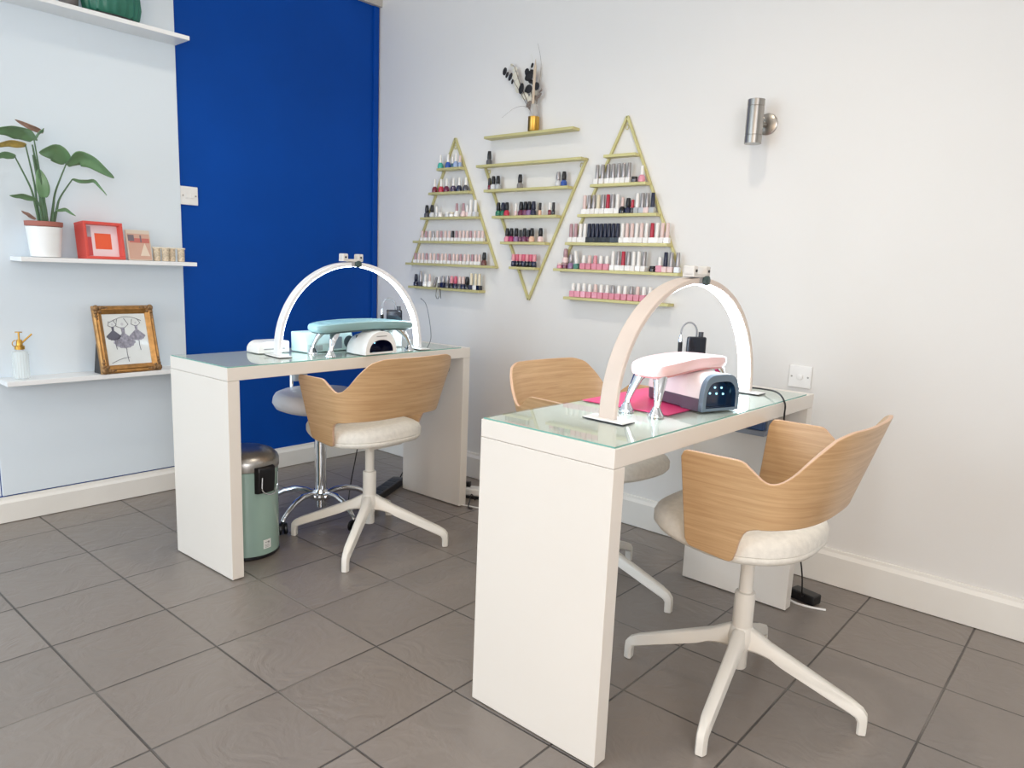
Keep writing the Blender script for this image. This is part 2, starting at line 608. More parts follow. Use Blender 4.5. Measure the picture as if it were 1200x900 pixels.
def make_chair(label, loc, yaw, base_yaw, dz, group, boff=0.0):
    t = thing('swivel_armchair', label, 'chair', (loc[0], loc[1], 0), yaw, group)
    # wrap-around oak shell
    NS, NZ = 96, 14
    rows_o, rows_i = [], []
    sv = [-1 + 2 * i / NS for i in range(NS + 1)]
    th = 0.0105
    def row(k, inner):
        r = []
        for s in sv:
            zt, zb = smooth_tab(abs(s), TOPT), smooth_tab(abs(s), BOTT)
            # rounded front corners
            f = max(0.0, (abs(s) - .955) / .045)
            c = 0.020 * (1 - math.sqrt(max(0, 1 - f * f)))
            zt -= c; zb += c
            z = zb + (zt - zb) * k / NZ
            p = shell_pt(s, z)
            if inner:
                e = 1e-3
                q = shell_pt(min(1, s + 0.01), z) - shell_pt(max(-1, s - 0.01), z)
                n = Vector((-q.y, q.x, 0)).normalized()
                p = p + n * th
            r.append(p + Vector((0, 0, dz)))
        return r
    b = MB()
    bm = b.bm
    O = [[bm.verts.new(p) for p in row(k, False)] for k in range(NZ + 1)]
    I = [[bm.verts.new(p) for p in row(k, True)] for k in range(NZ + 1)]
    for G in (O, I):
        for k in range(NZ):
            for i in range(NS):
                bm.faces.new((G[k][i], G[k][i + 1], G[k + 1][i + 1], G[k + 1][i]))
    rim = []
    for i in range(NS):
        rim.append(bm.faces.new((O[0][i], O[0][i + 1], I[0][i + 1], I[0][i])))
        rim.append(bm.faces.new((O[NZ][i], O[NZ][i + 1], I[NZ][i + 1], I[NZ][i])))
    for k in range(NZ):
        for i in (0, NS):
            rim.append(bm.faces.new((O[k][i], O[k + 1][i], I[k + 1][i], I[k][i])))
    for f in rim:
        f.material_index = 1
    o = b.build('shell', OAK, t, bevel=0.0025, smooth=True)
    o.data.materials.append(PLYEDGE)
    # seat cushion
    def outline(k, grow=0.0, n=64):
        out = []
        for i in range(n):
            a = 2 * PI * i / n
            ca, sa = math.cos(a), math.sin(a)
            e = 2 / 2.7
            rx = .216 + grow
            ry = .209 + grow
            out.append((-.036 + rx * math.copysign(abs(ca) ** e, ca), ry * math.copysign(abs(sa) ** e, sa)))
        return out
    b = MB()
    for_prof = [(-.030, .452), (-.008, .457), (.0, .468), (.0, .474), (-.002, .477), (.001, .480), (.001, .500), (-.006, .514), (-.022, .525), (-.060, .531), (-.12, .534)]
    secs = []
    for gr, z in for_prof:
        ring = []
        for (x, y) in outline(0, gr):
            fr_ = max(0, min(1, (-x - .02) / .20))
            lift = (0.040 * fr_ if z < .479 else 0.018 * fr_) + 0.016 * (max(0, x - .05) / .13)
            ring.append((x, y, z + dz + lift * 0.6))
        secs.append(ring)
    b.sweep(secs)
    b.build('seat', FABRIC, t, smooth=True)
    # plate under the seat, gas post, sleeve and four legged base
    b = MB(); b.box(-.14, .10, -.09, .09, .436 + dz, .455 + dz)
    b.build('seat_plate', WMETAL, t, bevel=0.006)
    b = MB(); b.lathe([(.0185, .20), (.0185, .437 + dz)], 28)
    b.build('post', WMETAL, t, smooth=True)
    b = MB(); b.lathe([(.026, .19), (.0275, .195), (.0275, .300), (.026, .304), (.0185, .306)], 32)
    b.build('sleeve', WMETAL, t, smooth=True)
    b = MB(); b.lathe([(.020, .080), (.022, .083), (.0225, .13), (.034, .150), (.036, .175), (.033, .195), (.028, .205)], 32)
    b.build('hub', WMETAL, t, smooth=True)
    topl = [(.005, .204), (.030, .202), (.052, .190), (.080, .174), (.300, .082), (.322, .070), (.334, .055), (.336, .036), (.336, .002)]
    botl = [(.314, .002), (.313, .036), (.306, .046), (.288, .052), (.110, .122), (.085, .133), (.062, .139), (.045, .141), (.005, .142)]
    for k in range(4):
        a = base_yaw - yaw + k * PI / 2
        u, v = Vector((math.cos(a), math.sin(a), 0)), Vector((-math.sin(a), math.cos(a), 0))
        b = MB()
        n = len(topl)
        secs = []
        for (r1, z1), (r2, z2) in zip(topl, botl[::-1]):
            w = 0.021 - 0.006 * min(1, (r1 + r2) / 2 / .33)
            P1, P2 = u * r1 + Vector((0, 0, z1)), u * r2 + Vector((0, 0, z2))
            d = (P1 - P2).normalized() * 0.004
            secs.append([P2 + v * w * .75, P2 - v * w * .75, P2 - v * w + d * 1.5, P1 - v * w * .8 - d * 1.5, P1 - v * w * .55, P1 + v * w * .55,
                         P1 + v * w * .8 - d * 1.5, P2 + v * w + d * 1.5])
        b.sweep(secs)
        b.build('leg', WMETAL, t, smooth=True)
    return t


CG = 'oak shell swivel armchairs'
make_chair('oak shell armchair in the right foreground, white seat, turned to the nearer desk', (2.824, -.982), 0.0, math.radians(9.1), 0.0, CG)
make_chair('oak shell armchair with its back to us at the desk by the blue wall', (1.2145, -1.009), 0.03, math.radians(35.7), -0.015, CG)
make_chair('oak shell armchair between the two desks, seen from inside its backrest', (2.12, -.70), 3.05, math.radians(4), -0.008, CG)

# ------------------------------------------------------------------ chrome stool
t = thing('rolling_stool', 'round white stool on a chrome five-spoke castor base under the farther desk', 'stool', (.838, -.988, 0))
SZ = .556
b = MB(); b.lathe([(.02, SZ - .054), (.16, SZ - .054), (.190, SZ - .042), (.204, SZ - .018), (.200, SZ + .004), (.190, SZ + .020), (.165, SZ + .030), (.06, SZ + .034), (.0, SZ + .034)], 48, cap=False)
b.build('seat', mat('white_vinyl', (226, 228, 234), 0.35, noise=0.02), t, smooth=True)
b = MB(); b.box(-.09, .09, -.07, .07, SZ - .074, SZ - .054)
b.build('seat_mount', BLACKP, t, bevel=0.01)
b = MB(); b.lathe([(.0135, .38), (.0135, SZ - .05)], 24)
b.build('gas_rod', CHROME, t, smooth=True)
b = MB(); b.lathe([(.028, .374), (.028, .386), (.022, .390), (.014, .391)], 28)
b.build('collar', BLACKP, t, smooth=True)
b = MB(); b.lathe([(.026, .10), (.026, .375)], 32)
b.build('column', CHROME, t, smooth=True)
b = MB(); b.lathe([(.018, .052), (.022, .055), (.022, .085), (.050, .095), (.056, .108), (.050, .118), (.034, .122), (.030, .135)], 32)
b.build('hub', CHROME, t, smooth=True)
for k in range(5):
    a = math.radians(-73 + 72 * k)
    u = Vector((math.cos(a), math.sin(a), 0))
    pts = [u * r + Vector((0, 0, z)) for r, z in ((.02, .108), (.07, .125), (.12, .128), (.17, .115), (.215, .090), (.245, .066), (.252, .055))]
    b = MB(); b.tube(pts, [.013, .014, .0135, .0125, .011, .010, .009], 12)
    lg = b.build('spoke', CHROME, t, smooth=True)
    b = MB()
    v = Vector((-u.y, u.x, 0))
    rot = Matrix.Rotation(a + 0.9 + k, 4, 'Z') @ Matrix.Rotation(PI / 2, 4, 'X')
    ax = (Matrix.Rotation(a + 0.9 + k, 4, 'Z') @ Vector((0, 1, 0)))
    c = u * .252 + Vector((0, 0, .026))
    for s in (-1, 1):
        b.lathe([(.018, -.008), (.024, -.006), (.025, 0), (.024, .006), (.018, .008)], 20, c + ax * 0.011 * s, rot)
    b.tube([c + Vector((0, 0, .0)), c + Vector((0, 0, .034))], .008, 8)
    b.build('castor', BLACKP, lg, smooth=True)
# small silver back support standing up behind the seat
b = MB(); b.tube([(-.10, .0, SZ - .068), (-.20, .0, SZ - .062), (-.225, .0, SZ - .03), (-.228, .0, SZ + .12)], .009, 10)
b.build('back_bar', CHROME, t, smooth=True)
b = MB()
b.prism([(-.045, .045), (.045, .045), (.050, .175), (-.050, .175)], lambda p, k: (-.222 + .03 * k, p[0] * .8 + .03, SZ + p[1]))
b.build('back_pad', mat('silver_grey_vinyl', (176, 184, 188), 0.35), t, bevel=0.008)

# ------------------------------------------------------------------ pedal bin
t = thing('pedal_bin', 'sage green pedal bin with steel domed lid beside the farther desk leg', 'bin', (.966, -1.424, 0))
b = MB(); b.lathe([(.120, .002), (.124, .006), (.124, .016)], 40)
b.build('base_ring', BLACKP, t, smooth=True)
b = MB(); b.lathe([(.1235, .016), (.1235, .350), (.121, .352)], 48)
b.build('bin_body', mat('sage_green_enamel', (150, 176, 164), 0.22, noise=0.03, nscale=4, coat=0.4), t, smooth=True)
b = MB(); b.lathe([(.126, .352), (.127, .356), (.127, .382), (.122, .396), (.105, .412), (.075, .424), (.035, .430), (.0, .431)], 48, cap=False)
b.build('lid', STEEL, t, smooth=True)
a = math.radians(5)
u, v = Vector((math.cos(a), math.sin(a), 0)), Vector((-math.sin(a), math.cos(a), 0))
def onb(r, s, z): return u * r + v * s + Vector((0, 0, z))
b = MB()
b.sweep([[onb(.118, -.043, z), onb(.118, .043, z), onb(.137 + d, .036, z), onb(.141 + d, 0, z), onb(.137 + d, -.036, z)] for z, d in ((.268, -.006), (.285, 0), (.350, .004), (.368, .002), (.372, -.004))])
b.build('hinge_bracket', BLACKP, t, bevel=0.003, smooth=True)
b = MB()
pts = []
for i in range(17):
    q = PI * i / 16
    sd = .018 - .044 * math.cos(q)
    pts.append(onb(math.sqrt(.1275 ** 2 - sd ** 2) + (.018 if sd < .040 else .006), sd, .292 - .030 * math.sin(q)))
pts = [onb(.145, -.026, .335)] + pts + [onb(.112, .066, .335)]
b.tube(pts, .0024, 8)
b.build('carry_handle', CHROME, t, smooth=True)
b = MB()
a2 = math.radians(8)
u2, v2 = Vector((math.cos(a2), math.sin(a2), 0)), Vector((-math.sin(a2), math.cos(a2), 0))
b.grid([[u2 * .1243 * 1.0 + v2 * s * 1.0 - u2 * (s * s / .25) + Vector((0, 0, z)) for s in (-.017, -.006, .006, .017)] for z in (.040, .076)])
lb = b.build('label_sticker', mat('sticker_white', (226, 228, 224), 0.5), t, solid=0.0008)
b = MB()
for s, w in ((-.009, .003), (-.004, .002), (.0, .003)):
    b.box(0, .0008, s, s + w, .064, .067)
b.box(0, .0008, .004, .009, .061, .069)
for r in range(3):
    b.box(0, .0006, -.011, .010, .045 + r * .005, .0462 + r * .005)
o = b.build('sticker_print', mat('print_grey', (90, 92, 94), 0.6), lb)
o.location = u2 * .1240 + Vector((0, 0, 0))
o.rotation_euler = (0, 0, a2)

# ------------------------------------------------------------------ arched lamps
def arch_lamp(label, p0, p1, width, top, shade_mat):
    p0, p1 = Vector(p0), Vector(p1)
    mid = (p0 + p1) / 2
    half = (p1 - p0).length / 2
    ang = math.atan2((p1 - p0).y, (p1 - p0).x) - PI / 2
    t = thing('arched_lamp', label, 'lamp', (mid.x, mid.y, DESKZ), ang, 'white arched LED lamps')
    H = top - DESKZ
    def pos(q, off):
        # flattened semicircle; q 0..pi, off outward
        y, z = -half * math.cos(q), (H - 0.004) * math.sin(q) ** 0.92 + 0.004
        n = Vector((0, -math.cos(q) / half, math.sin(q) / H)).normalized()
        return Vector((0, y, z)) + n * off
    N = 64
    def strip(q0, q1, o0, o1, w0, w1):
        secs = []
        for i in range(N + 1):
            q = q0 + (q1 - q0) * i / N
            a, c = pos(q, o0), pos(q, o1)
            secs.append([a + Vector((w0, 0, 0)), a + Vector((w1, 0, 0)), c + Vector((w1, 0, 0)), c + Vector((w0, 0, 0))])
        m = MB(); m.sweep(secs); return m
    w = width / 2
    for q0, q1 in ((0.0, PI / 2 - 0.006), (PI / 2 + 0.006, PI)):
        o = strip(q0, q1, -0.006, 0.010, -w, w).build('arch_half', shade_mat, t, bevel=0.003, smooth=True)
        strip(q0 + 0.03, q1 - 0.03, -0.0085, -0.0062, -w + .006, w - .006).build('light_strip', LEDW, o, smooth=True)
        q = q0 if q0 == 0 else q1
        f = pos(q, 0)
        b = MB(); b.box(-.062, .062, f.y - .026, f.y + .026, 0.0006, .0065)
        o2 = b.build('base_plate', WPLAST, t, bevel=0.002)
        b = MB(); b.box(-.063, .063, f.y - .027, f.y + .027, 0.0, .0022)
        b.build('rubber_pad', BLACKP, o2)
    # hinge, knob and phone clamp on the crown
    b = MB(); b.box(-w * 1.02, w * 1.02, -.020, .020, H - .008, H + .014)
    b.build('hinge_block', LAMPG, t, bevel=0.002)
    b = MB(); b.lathe([(.010, 0), (.0135, .002), (.0135, .012), (.010, .014)], 14, (w * 1.02, .008, H + .003), Matrix.Rotation(PI / 2, 4, 'Y'))
    b.build('knob', mat('knob_dark_green', (60, 78, 76), 0.4), t, smooth=True)
    b = MB(); b.box(w * .5 - .018, w * .5 + .018, -.062, .030, H + .012, H + .022)
    c = b.build('phone_clamp', mat('clamp_plastic', (216, 212, 206), 0.4), t, bevel=0.002)
    for y in (-.062, .008):
        b = MB(); b.box(w * .5 - .018, w * .5 + .018, y, y + .024, H + .014, H + .043)
        j = b.build('clamp_jaw', mat('clamp_plastic', (216, 212, 206), 0.4), c, bevel=0.004)
        b = MB(); b.lathe([(.004, 0), (.004, .002)], 10, (w * .5 + .018, y + .012, H + .029), Matrix.Rotation(PI / 2, 4, 'Y'))
        b.build('clamp_screw', BLACKP, j)
    return t


arch_lamp('arched LED lamp over the pink mat and pink arm rest on the nearer desk', (2.545, -1.297, 0), (2.578, -.535, 0), .050, 1.140, LAMPW)
arch_lamp('arched LED lamp against the blue wall on the farther desk', (1.028, -1.310, 0), (1.100, -.655, 0), .042, 1.143, mat('lamp_bright_white', (236, 236, 238), 0.4))

# ------------------------------------------------------------------ arm rests
def arm_rest(label, c, ang, length, depth, ztop, padmat, undermat, legdx, legdy):
    t = thing('arm_rest', label, 'arm rest', (c[0], c[1], DESKZ), ang, 'padded manicure arm rests on chrome legs')
    H = ztop - DESKZ
    secs = []
    prof = [(-.030, .70), (-.026, .90), (-.016, 1.0), (-.006, .99), (0, .90), (.003, .60)]
    def ring(z, sc, n=56):
        out = []
        for i in range(n):
            a = 2 * PI * i / n
            ca, sa = math.cos(a), math.sin(a)
            e = 2 / 3.6
            y = length / 2 * math.copysign(abs(ca) ** e, ca) - (1 - sc) * .05 * math.copysign(1, ca) * abs(ca)
            x = depth / 2 * math.copysign(abs(sa) ** e, sa) * (0.75 + .25 * sc)
            x *= 1 - 0.04 * math.cos(2 * PI * y / length)
            out.append((x, y, H + z - .013 * (y / (length / 2)) ** 2))
        return out
    b = MB(); b.sweep([ring(z, s) for z, s in prof])
    b.build('pad', padmat, t, smooth=True)
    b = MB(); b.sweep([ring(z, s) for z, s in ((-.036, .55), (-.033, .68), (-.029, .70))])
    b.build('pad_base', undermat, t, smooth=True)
    for sy in (-1, 1):
        for sx in (-1, 1):
            px, py = sx * legdx / 2, sy * legdy / 2
            top = Vector((px * .55, py * .80, H - .034))
            pts = [Vector((px, py, .012)), Vector((px, py * .985, .035)), Vector((px * .9, py * .93, .062)), Vector((px * .75, py * .86, H - .05)), top]
            b = MB(); b.tube(pts, [.008, .0095, .0135, .019, .023], 14, 0.7)
            o = b.build('leg', CHROME, t, smooth=True)
            b = MB(); b.lathe([(.0205, .0005), (.021, .004), (.018, .010), (.012, .020), (.0095, .027)], 24, (px, py, 0))
            b.build('foot_cup', CHROME, o, smooth=True)
    return t


PINKPAD = mat('pale_pink_vinyl', (238, 200, 199), 0.35, noise=0.02)
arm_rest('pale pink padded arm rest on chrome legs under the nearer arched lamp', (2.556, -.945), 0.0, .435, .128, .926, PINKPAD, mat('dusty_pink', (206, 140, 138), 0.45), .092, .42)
arm_rest('grey-green padded arm rest on chrome legs on the farther desk', (1.090, -.950), 0.02, .500, .150, .916,
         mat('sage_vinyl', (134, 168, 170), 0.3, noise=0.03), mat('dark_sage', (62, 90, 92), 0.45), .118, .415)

# ------------------------------------------------------------------ nail dryers
def uv_lamp(label, loc, ang, W, Dp, H, body, lower, frame, inner, arch, leds):
    """front faces local +x"""
    t = thing('nail_dryer', label, 'nail dryer', (loc[0], loc[1], DESKZ), ang, 'box shaped nail drying lamps')
    def out(w, h, n=28, e=3.2, z0=0.0):
        pts = [(-w / 2, z0)]
        for i in range(n + 1):
            a = PI - PI * i / n
            ca, sa = math.cos(a), math.sin(a)
            pts.append((w / 2 * math.copysign(abs(ca) ** (2 / e), ca), z0 + (h - z0) * (sa ** (2 / e))))
        pts.append((w / 2, z0))
        return pts
    e = 2.3 if arch else 3.6
    def ringat(x, w, h, z0):
        return [(x, p[0], p[1]) for p in out(w, h, e=e, z0=z0)]
    # upper shell from back to front, hollow front part
    b = MB()
    z0 = 0.004 if arch else H * .36
    b.sweep([ringat(-Dp, W * .78, H * .70, z0), ringat(-Dp + .012, W * .88, H * .80, z0), ringat(-Dp * .6, W * .97, H * .92, z0), ringat(-Dp * .25, W, H, z0), ringat(-.075, W, H, z0)])
    sh = b.build('shell', body, t, smooth=True)
    if not arch:
        b = MB()
        b.sweep([[(x, -w / 2, .004), (x, w / 2, .004), (x, w / 2 * 1.02, H * .36), (x, -w / 2 * 1.02, H * .36)] for x, w in ((-Dp, W * .74), (-Dp + .012, W * .86), (-Dp * .6, W * .95), (-.075, W))])
        b.build('lower_shell', lower, t, bevel=0.004, smooth=True)
    # hood round the hand opening
    def hood(x0, x1, W1, H1, w2, h2, m, name, lining=None):
        bb = MB()
        bm = bb.bm
        R = []
        for x, w, h, zz in ((x0, W1, H1, .003), (x1, W1 * .985, H1 * .985, .003), (x1, w2, h2, .012), (x0, w2 * .96, h2 * .96, .012)):
            R.append([bm.verts.new((x, p[0], p[1])) for p in out(w, h, e=e, z0=zz)])
        n = len(R[0])
        for kk, (A, B) in enumerate(zip(R, R[1:] + R[:1])):
            for i in range(n):
                f = bm.faces.new((A[i], A[(i + 1) % n], B[(i + 1) % n], B[i]))
                f.material_index = 1 if kk == 2 else 0
        oo = bb.build(name, m, t, bevel=0.0015, smooth=True)
        oo.data.materials.append(lining or m)
        return oo
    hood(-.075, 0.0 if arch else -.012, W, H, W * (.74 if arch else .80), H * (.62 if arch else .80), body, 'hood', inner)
    if not arch:
        hood(-.012, .004, W * 1.01, H * 1.005, W * .80, H * .80, frame, 'front_frame', inner)
        for sy in (-1, 1):
            m = MB(); m.box(-.078, -.011, sy * W * .497 - .002, sy * W * .497 + .003, .003, H * .36)
            m.build('side_skirt', lower, t)
    ix = -.074 if arch else -.030
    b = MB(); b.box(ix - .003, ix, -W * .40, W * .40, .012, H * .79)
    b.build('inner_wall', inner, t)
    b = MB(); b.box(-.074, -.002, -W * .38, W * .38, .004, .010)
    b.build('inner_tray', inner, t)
    for y, z in leds:
        b = MB(); b.lathe([(.0032, 0), (.0030, .002), (.0, .0028)], 10, (ix + .0002, y, z), Matrix.Rotation(PI / 2, 4, 'Y'), cap=False)
        b.build('led', mat('uv_led', (170, 225, 235), 0.3, emit=((150, 220, 245), 1.6)), t, smooth=True)
    return t


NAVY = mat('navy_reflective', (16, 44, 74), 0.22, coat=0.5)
t = uv_lamp('white and dark grey nail dryer with blue lit opening under the pink arm rest', (2.680, -.938), math.radians(-19), .142, .240, .107,
        mat('dryer_white', (240, 234, 234), 0.28, coat=0.3), mat('dryer_plum_grey', (92, 84, 98), 0.35), mat('dryer_slate', (104, 122, 138), 0.3), NAVY, False,
        [(-.020, .066), (.006, .064), (.032, .062), (-.012, .048), (.014, .046), (.040, .044)])
t2 = uv_lamp('white arch shaped nail dryer at the front edge of the farther desk', (1.188, -.930), math.radians(5), .178, .135, .098,
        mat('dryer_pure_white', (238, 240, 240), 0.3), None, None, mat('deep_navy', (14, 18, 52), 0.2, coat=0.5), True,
        [(-.030, .040), (.0, .046), (.030, .040)])
b = MB()
for s in (-.018, -.011, -.004):
    b.box(-.055, -.052 + .02, s * 2.2, s * 2.2 + .030, .0985, .0995)
b.build('top_vent', mat('vent_grey', (150, 150, 152), 0.5), t2)
b = MB(); b.box(-.0004, .0012, -.028, .028, .0745, .078)
b.build('front_slot', mat('vent_grey', (150, 150, 152), 0.5), t2)

# ------------------------------------------------------------------ dust collectors at the back of the farther desk
t = thing('dust_collector', 'pale aqua vented box behind the arm rest on the farther desk', 'dust collector', (.948, -1.035, DESKZ), math.radians(4))
b = MB(); b.prism([(-.055, 0.002), (.050, 0.002), (.050, .035), (.030, .076), (.018, .082), (-.055, .082)], lambda p, k: (p[0], (-.135, .115)[k], p[1]))
b.build('housing', mat('aqua_white_plastic', (200, 226, 224), 0.3), t, bevel=0.004)
b = MB()
for i in range(7):
    b.box(.0503, .0515, -.118 + i * .009, -.114 + i * .009, .008, .030)
b.build('vent_slots', mat('vent_grey', (150, 150, 152), 0.5), t)
b = MB(); b.box(.046, .0515, -.020, .045, .010, .060)
b.build('grey_panel', mat('panel_blue_grey', (140, 158, 168), 0.4), t, bevel=0.002)
b = MB(); b.lathe([(.026, 0), (.026, .004), (.018, .005), (.018, .001)], 24, (.050, .082, .036), Matrix.Rotation(PI / 2, 4, 'Y'))
b.build('fan_ring', mat('vent_dark', (70, 84, 90), 0.4), t, smooth=True)

t = thing('towel_dispenser', 'low rounded white dispenser behind the left foot of the farther lamp', 'dispenser', (.895, -1.268, DESKZ), 0)
b = MB()
pr = [(-.075, .002)] + [(-.035 - .040 * math.cos(q), .012 + .036 * math.sin(q)) for q in [PI / 2 * i / 6 for i in range(7)]] + [(.060, .048), (.064, .044), (.064, .002)]
b.prism(pr, lambda p, k: ((-.045, .045)[k], p[0], p[1]))
b.build('dispenser_body', WPLAST, t, bevel=0.003, smooth=True)
b = MB(); b.box(.0452, .0462, -.050, .045, .016, .020)
b.build('paper_slot', mat('vent_grey', (150, 150, 152), 0.5), t)

# ------------------------------------------------------------------ nail drills
def nail_drill(label, loc, ang, H, hook=True):
    t = thing('nail_drill', label, 'nail drill', (loc[0], loc[1], DESKZ), ang, 'electric nail drills with black screens')
    b = MB(); b.box(-.030, .030, -.035, .035, .001, H * .62)
    b.build('drill_base', WPLAST, t, bevel=0.006)
    b = MB(); b.box(.012, .030, -.036, .036, H * .50, H)
    s = b.build('screen', mat('black_gloss', (14, 20, 34), 0.1, coat=0.6), t, bevel=0.007, seg=3)
    b = MB(); b.box(-.004, .0118, -.034, .034, H * .45, H * .97)
    b.build('screen_back', WPLAST, s, bevel=0.005)
    b = MB(); b.lathe([(.009, 0), (.009, .020)], 12, (0.0, .024, H * .97))
    b.build('dial', mat('dial_grey', (70, 72, 80), 0.4), t, smooth=True)
    b = MB(); b.tube([(.0, -.050, H * .42), (.0, -.052, H * .86)], .0078, 12)
    hp = b.build('handpiece', BLACKP, t, smooth=True)
    b = MB(); b.lathe([(.0078, 0), (.0078, .006), (.005, .020), (.004, .026)], 12, (0, -.052, H * .86))
    b.build('handpiece_tip', CHROME, hp, smooth=True)
    b = MB(); b.tube([(0, -.052, H * .86 + .022)] + [(0, -.022 - .030 * math.cos(q), H + .012 + .036 * math.sin(q)) for q in [PI * i / 12 for i in range(13)]] + [(0, .008, H * .9)], .0034, 8)
    b.build('cord_loop', mat('cord_grey', (150, 152, 156), 0.35), t, smooth=True)
    return t


nail_drill('nail drill with black screen standing behind the pink arm rest', (2.335, -.435), math.radians(-40), .160)
nail_drill('nail drill with black screen behind the farther arm rest', (.975, -.690), math.radians(-30), .168)

# ------------------------------------------------------------------ mats, papers on the desks
b = MB(); b.box(2.332, 2.615, -1.112, -.745, DESKZ + .0003, DESKZ + .0016)
tag(b.build('table_mat', mat('hot_pink_silicone', (240, 70, 130), 0.35)), 'hot pink flat mat under the pink arm rest on the nearer desk', 'mat')

def cable(name, label, pts, r, m, group=None):
    # Catmull-Rom through the points
    P = [Vector(p) for p in pts]
    out = []
    for i in range(len(P) - 1):
        p0, p1, p2, p3 = P[max(i - 1, 0)], P[i], P[i + 1], P[min(i + 2, len(P) - 1)]
        for k in range(8):
            s = k / 8
            out.append(0.5 * ((2 * p1) + (p2 - p0) * s + (2 * p0 - 5 * p1 + 4 * p2 - p3) * s * s + (3 * p1 - p0 - 3 * p2 + p3) * s ** 3))
    out.append(P[-1])
    b = MB(); b.tube(out, r, 8)
    return tag(b.build(name, m, smooth=True), label, 'cable', group)


cable('power_cable', 'thin black cable curving over the far end of the nearer desk', [(2.50, -.50, DESKZ + .004), (2.545, -.455, DESKZ + .004), (2.62, -.475, DESKZ + .010), (2.70, -.56, DESKZ + .018), (2.741, -.60, .775), (2.744, -.60, .72), (2.746, -.56, .60), (2.752, -.45, .40), (2.764, -.33, .16), (2.762, -.285, .045), (2.759, -.262, .030)], .0028, BLACKP)
cable('power_cable', 'thin dark cable hanging to the floor behind the stool under the farther desk', [(.80, -.72, .72), (.82, -.73, .50), (.800, -.75, .30), (.77, -.77, .10), (.79, -.80, .006), (.83, -.82, .005), (.88, -.81, .006)], .0028, BLACKP)
cable('power_cable', 'thin grey wire looping up beside the right foot of the farther lamp', [(1.120, -.612, DESKZ + .004), (1.136, -.606, DESKZ + .05), (1.130, -.612, DESKZ + .13), (1.116, -.622, DESKZ + .20), (1.10, -.640, DESKZ + .225)], .0016, mat('wire_grey', (110, 116, 124), 0.4))

# ------------------------------------------------------------------ things on the floor
t = thing('power_adapter', 'black power brick on the floor behind the chair in the foreground', 'adapter', (2.757, -.232, 0), math.radians(-14))
b = MB(); b.box(-.050, .050, -.026, .026, .002, .038)
b.build('brick', BLACKP, t, bevel=0.006, seg=3)
b = MB(); b.box(-.058, -.050, -.008, .008, .012, .026)
b.build('strain_relief', BLACKP, t, bevel=0.002)
cable('power_cable', 'short white cable on the floor beside the black power brick', [(2.70, -.262, .004), (2.745, -.285, .004), (2.80, -.278, .004), (2.842, -.262, .004)], .0042, WPLAST)
t = thing('extension_lead', 'black multi-socket extension lead on the floor behind the farther chair', 'extension lead', (.762, -.548, 0), math.radians(117))
b = MB(); b.box(-.17, .17, -.032, .032, .002, .042)
b.build('lead_body', BLACKP, t, bevel=0.006)
for k in range(4):
    b = MB(); b.box(-.14 + .078 * k - .018, -.14 + .078 * k + .018 + .02, -.022, .022, .042, .0435)
    b.build('socket_face', mat('socket_charcoal', (34, 36, 42), 0.5), t, bevel=0.001)
cable('power_cable', 'black cable looping from the end of the multi-socket lead', [(.683, -.391, .02), (.668, -.355, .05), (.650, -.310, .055), (.640, -.26, .02), (.67, -.25, .006), (.70, -.31, .006)], .0034, BLACKP)
t = thing('plug_adapter', 'white plug adapter on the floor between the two desks', 'plug', (1.105, -.255, 0), math.radians(25))
b = MB(); b.box(-.050, .050, -.032, .032, .014, .052)
b.build('plug_body', WPLAST, t, bevel=0.008)
b = MB(); b.box(-.056, .056, -.036, .036, .001, .014)
b.build('plug_base', BLACKP, t, bevel=0.003)
b = MB(); b.box(-.050, -.020, -.012, .012, .052, .078)
b.build('black_plug', BLACKP, t, bevel=0.004)
cable('power_cable', 'white cable along the floor between the two desks', [(1.15, -.40, .004), (1.19, -.385, .004), (1.24, -.37, .004), (1.30, -.33, .004)], .0035, WPLAST)
cable('power_cable', 'black cable on the floor at the foot of the farther desk', [(1.155, -.30, .006), (1.172, -.345, .05), (1.185, -.372, .02), (1.205, -.400, .005), (1.235, -.405, .005)], .0028, BLACKP)

t = thing('storage_box', 'blue box held under the far end of the nearer desktop', 'box', (2.56, -.44, .632))
b = MB(); b.box(-.075, .075, -.040, .040, .018, .092)
b.build('box_body', mat('denim_blue', (62, 92, 140), 0.5), t, bevel=0.004)
b = MB(); b.box(-.082, .082, -.046, .046, 0.0, .018)
b.build('tray', mat('tray_grey', (140, 150, 165), 0.4), t, bevel=0.002)
for x in (-.078, .078):
    b = MB(); b.box(x - .003, x + .003, -.02, .02, .012, .0985)
    b.build('strap', mat('tray_grey', (140, 150, 165), 0.4), t)

# ------------------------------------------------------------------ left white shelves
def shelf(name, label, y0, y1, z0, z1, depth=.15):
    b = MB(); b.box(.012, depth, y0, y1, z0, z1)
    return tag(b.build(name, mat('white_shelf_board', (238, 240, 241), 0.4, noise=0.01), bevel=0.0015), label, 'shelf', 'white wall shelves')


shelf('wall_shelf', 'white shelf at the top left holding the green ribbed vase', -2.6, -1.190, 2.098, 2.116)
shelf('wall_shelf', 'middle white shelf on the left holding the potted plant', -1.905, -1.190, 1.103, 1.121)
shelf('wall_shelf', 'lowest white shelf on the left holding the gold picture frame', -1.985, -1.190, .604, .624)

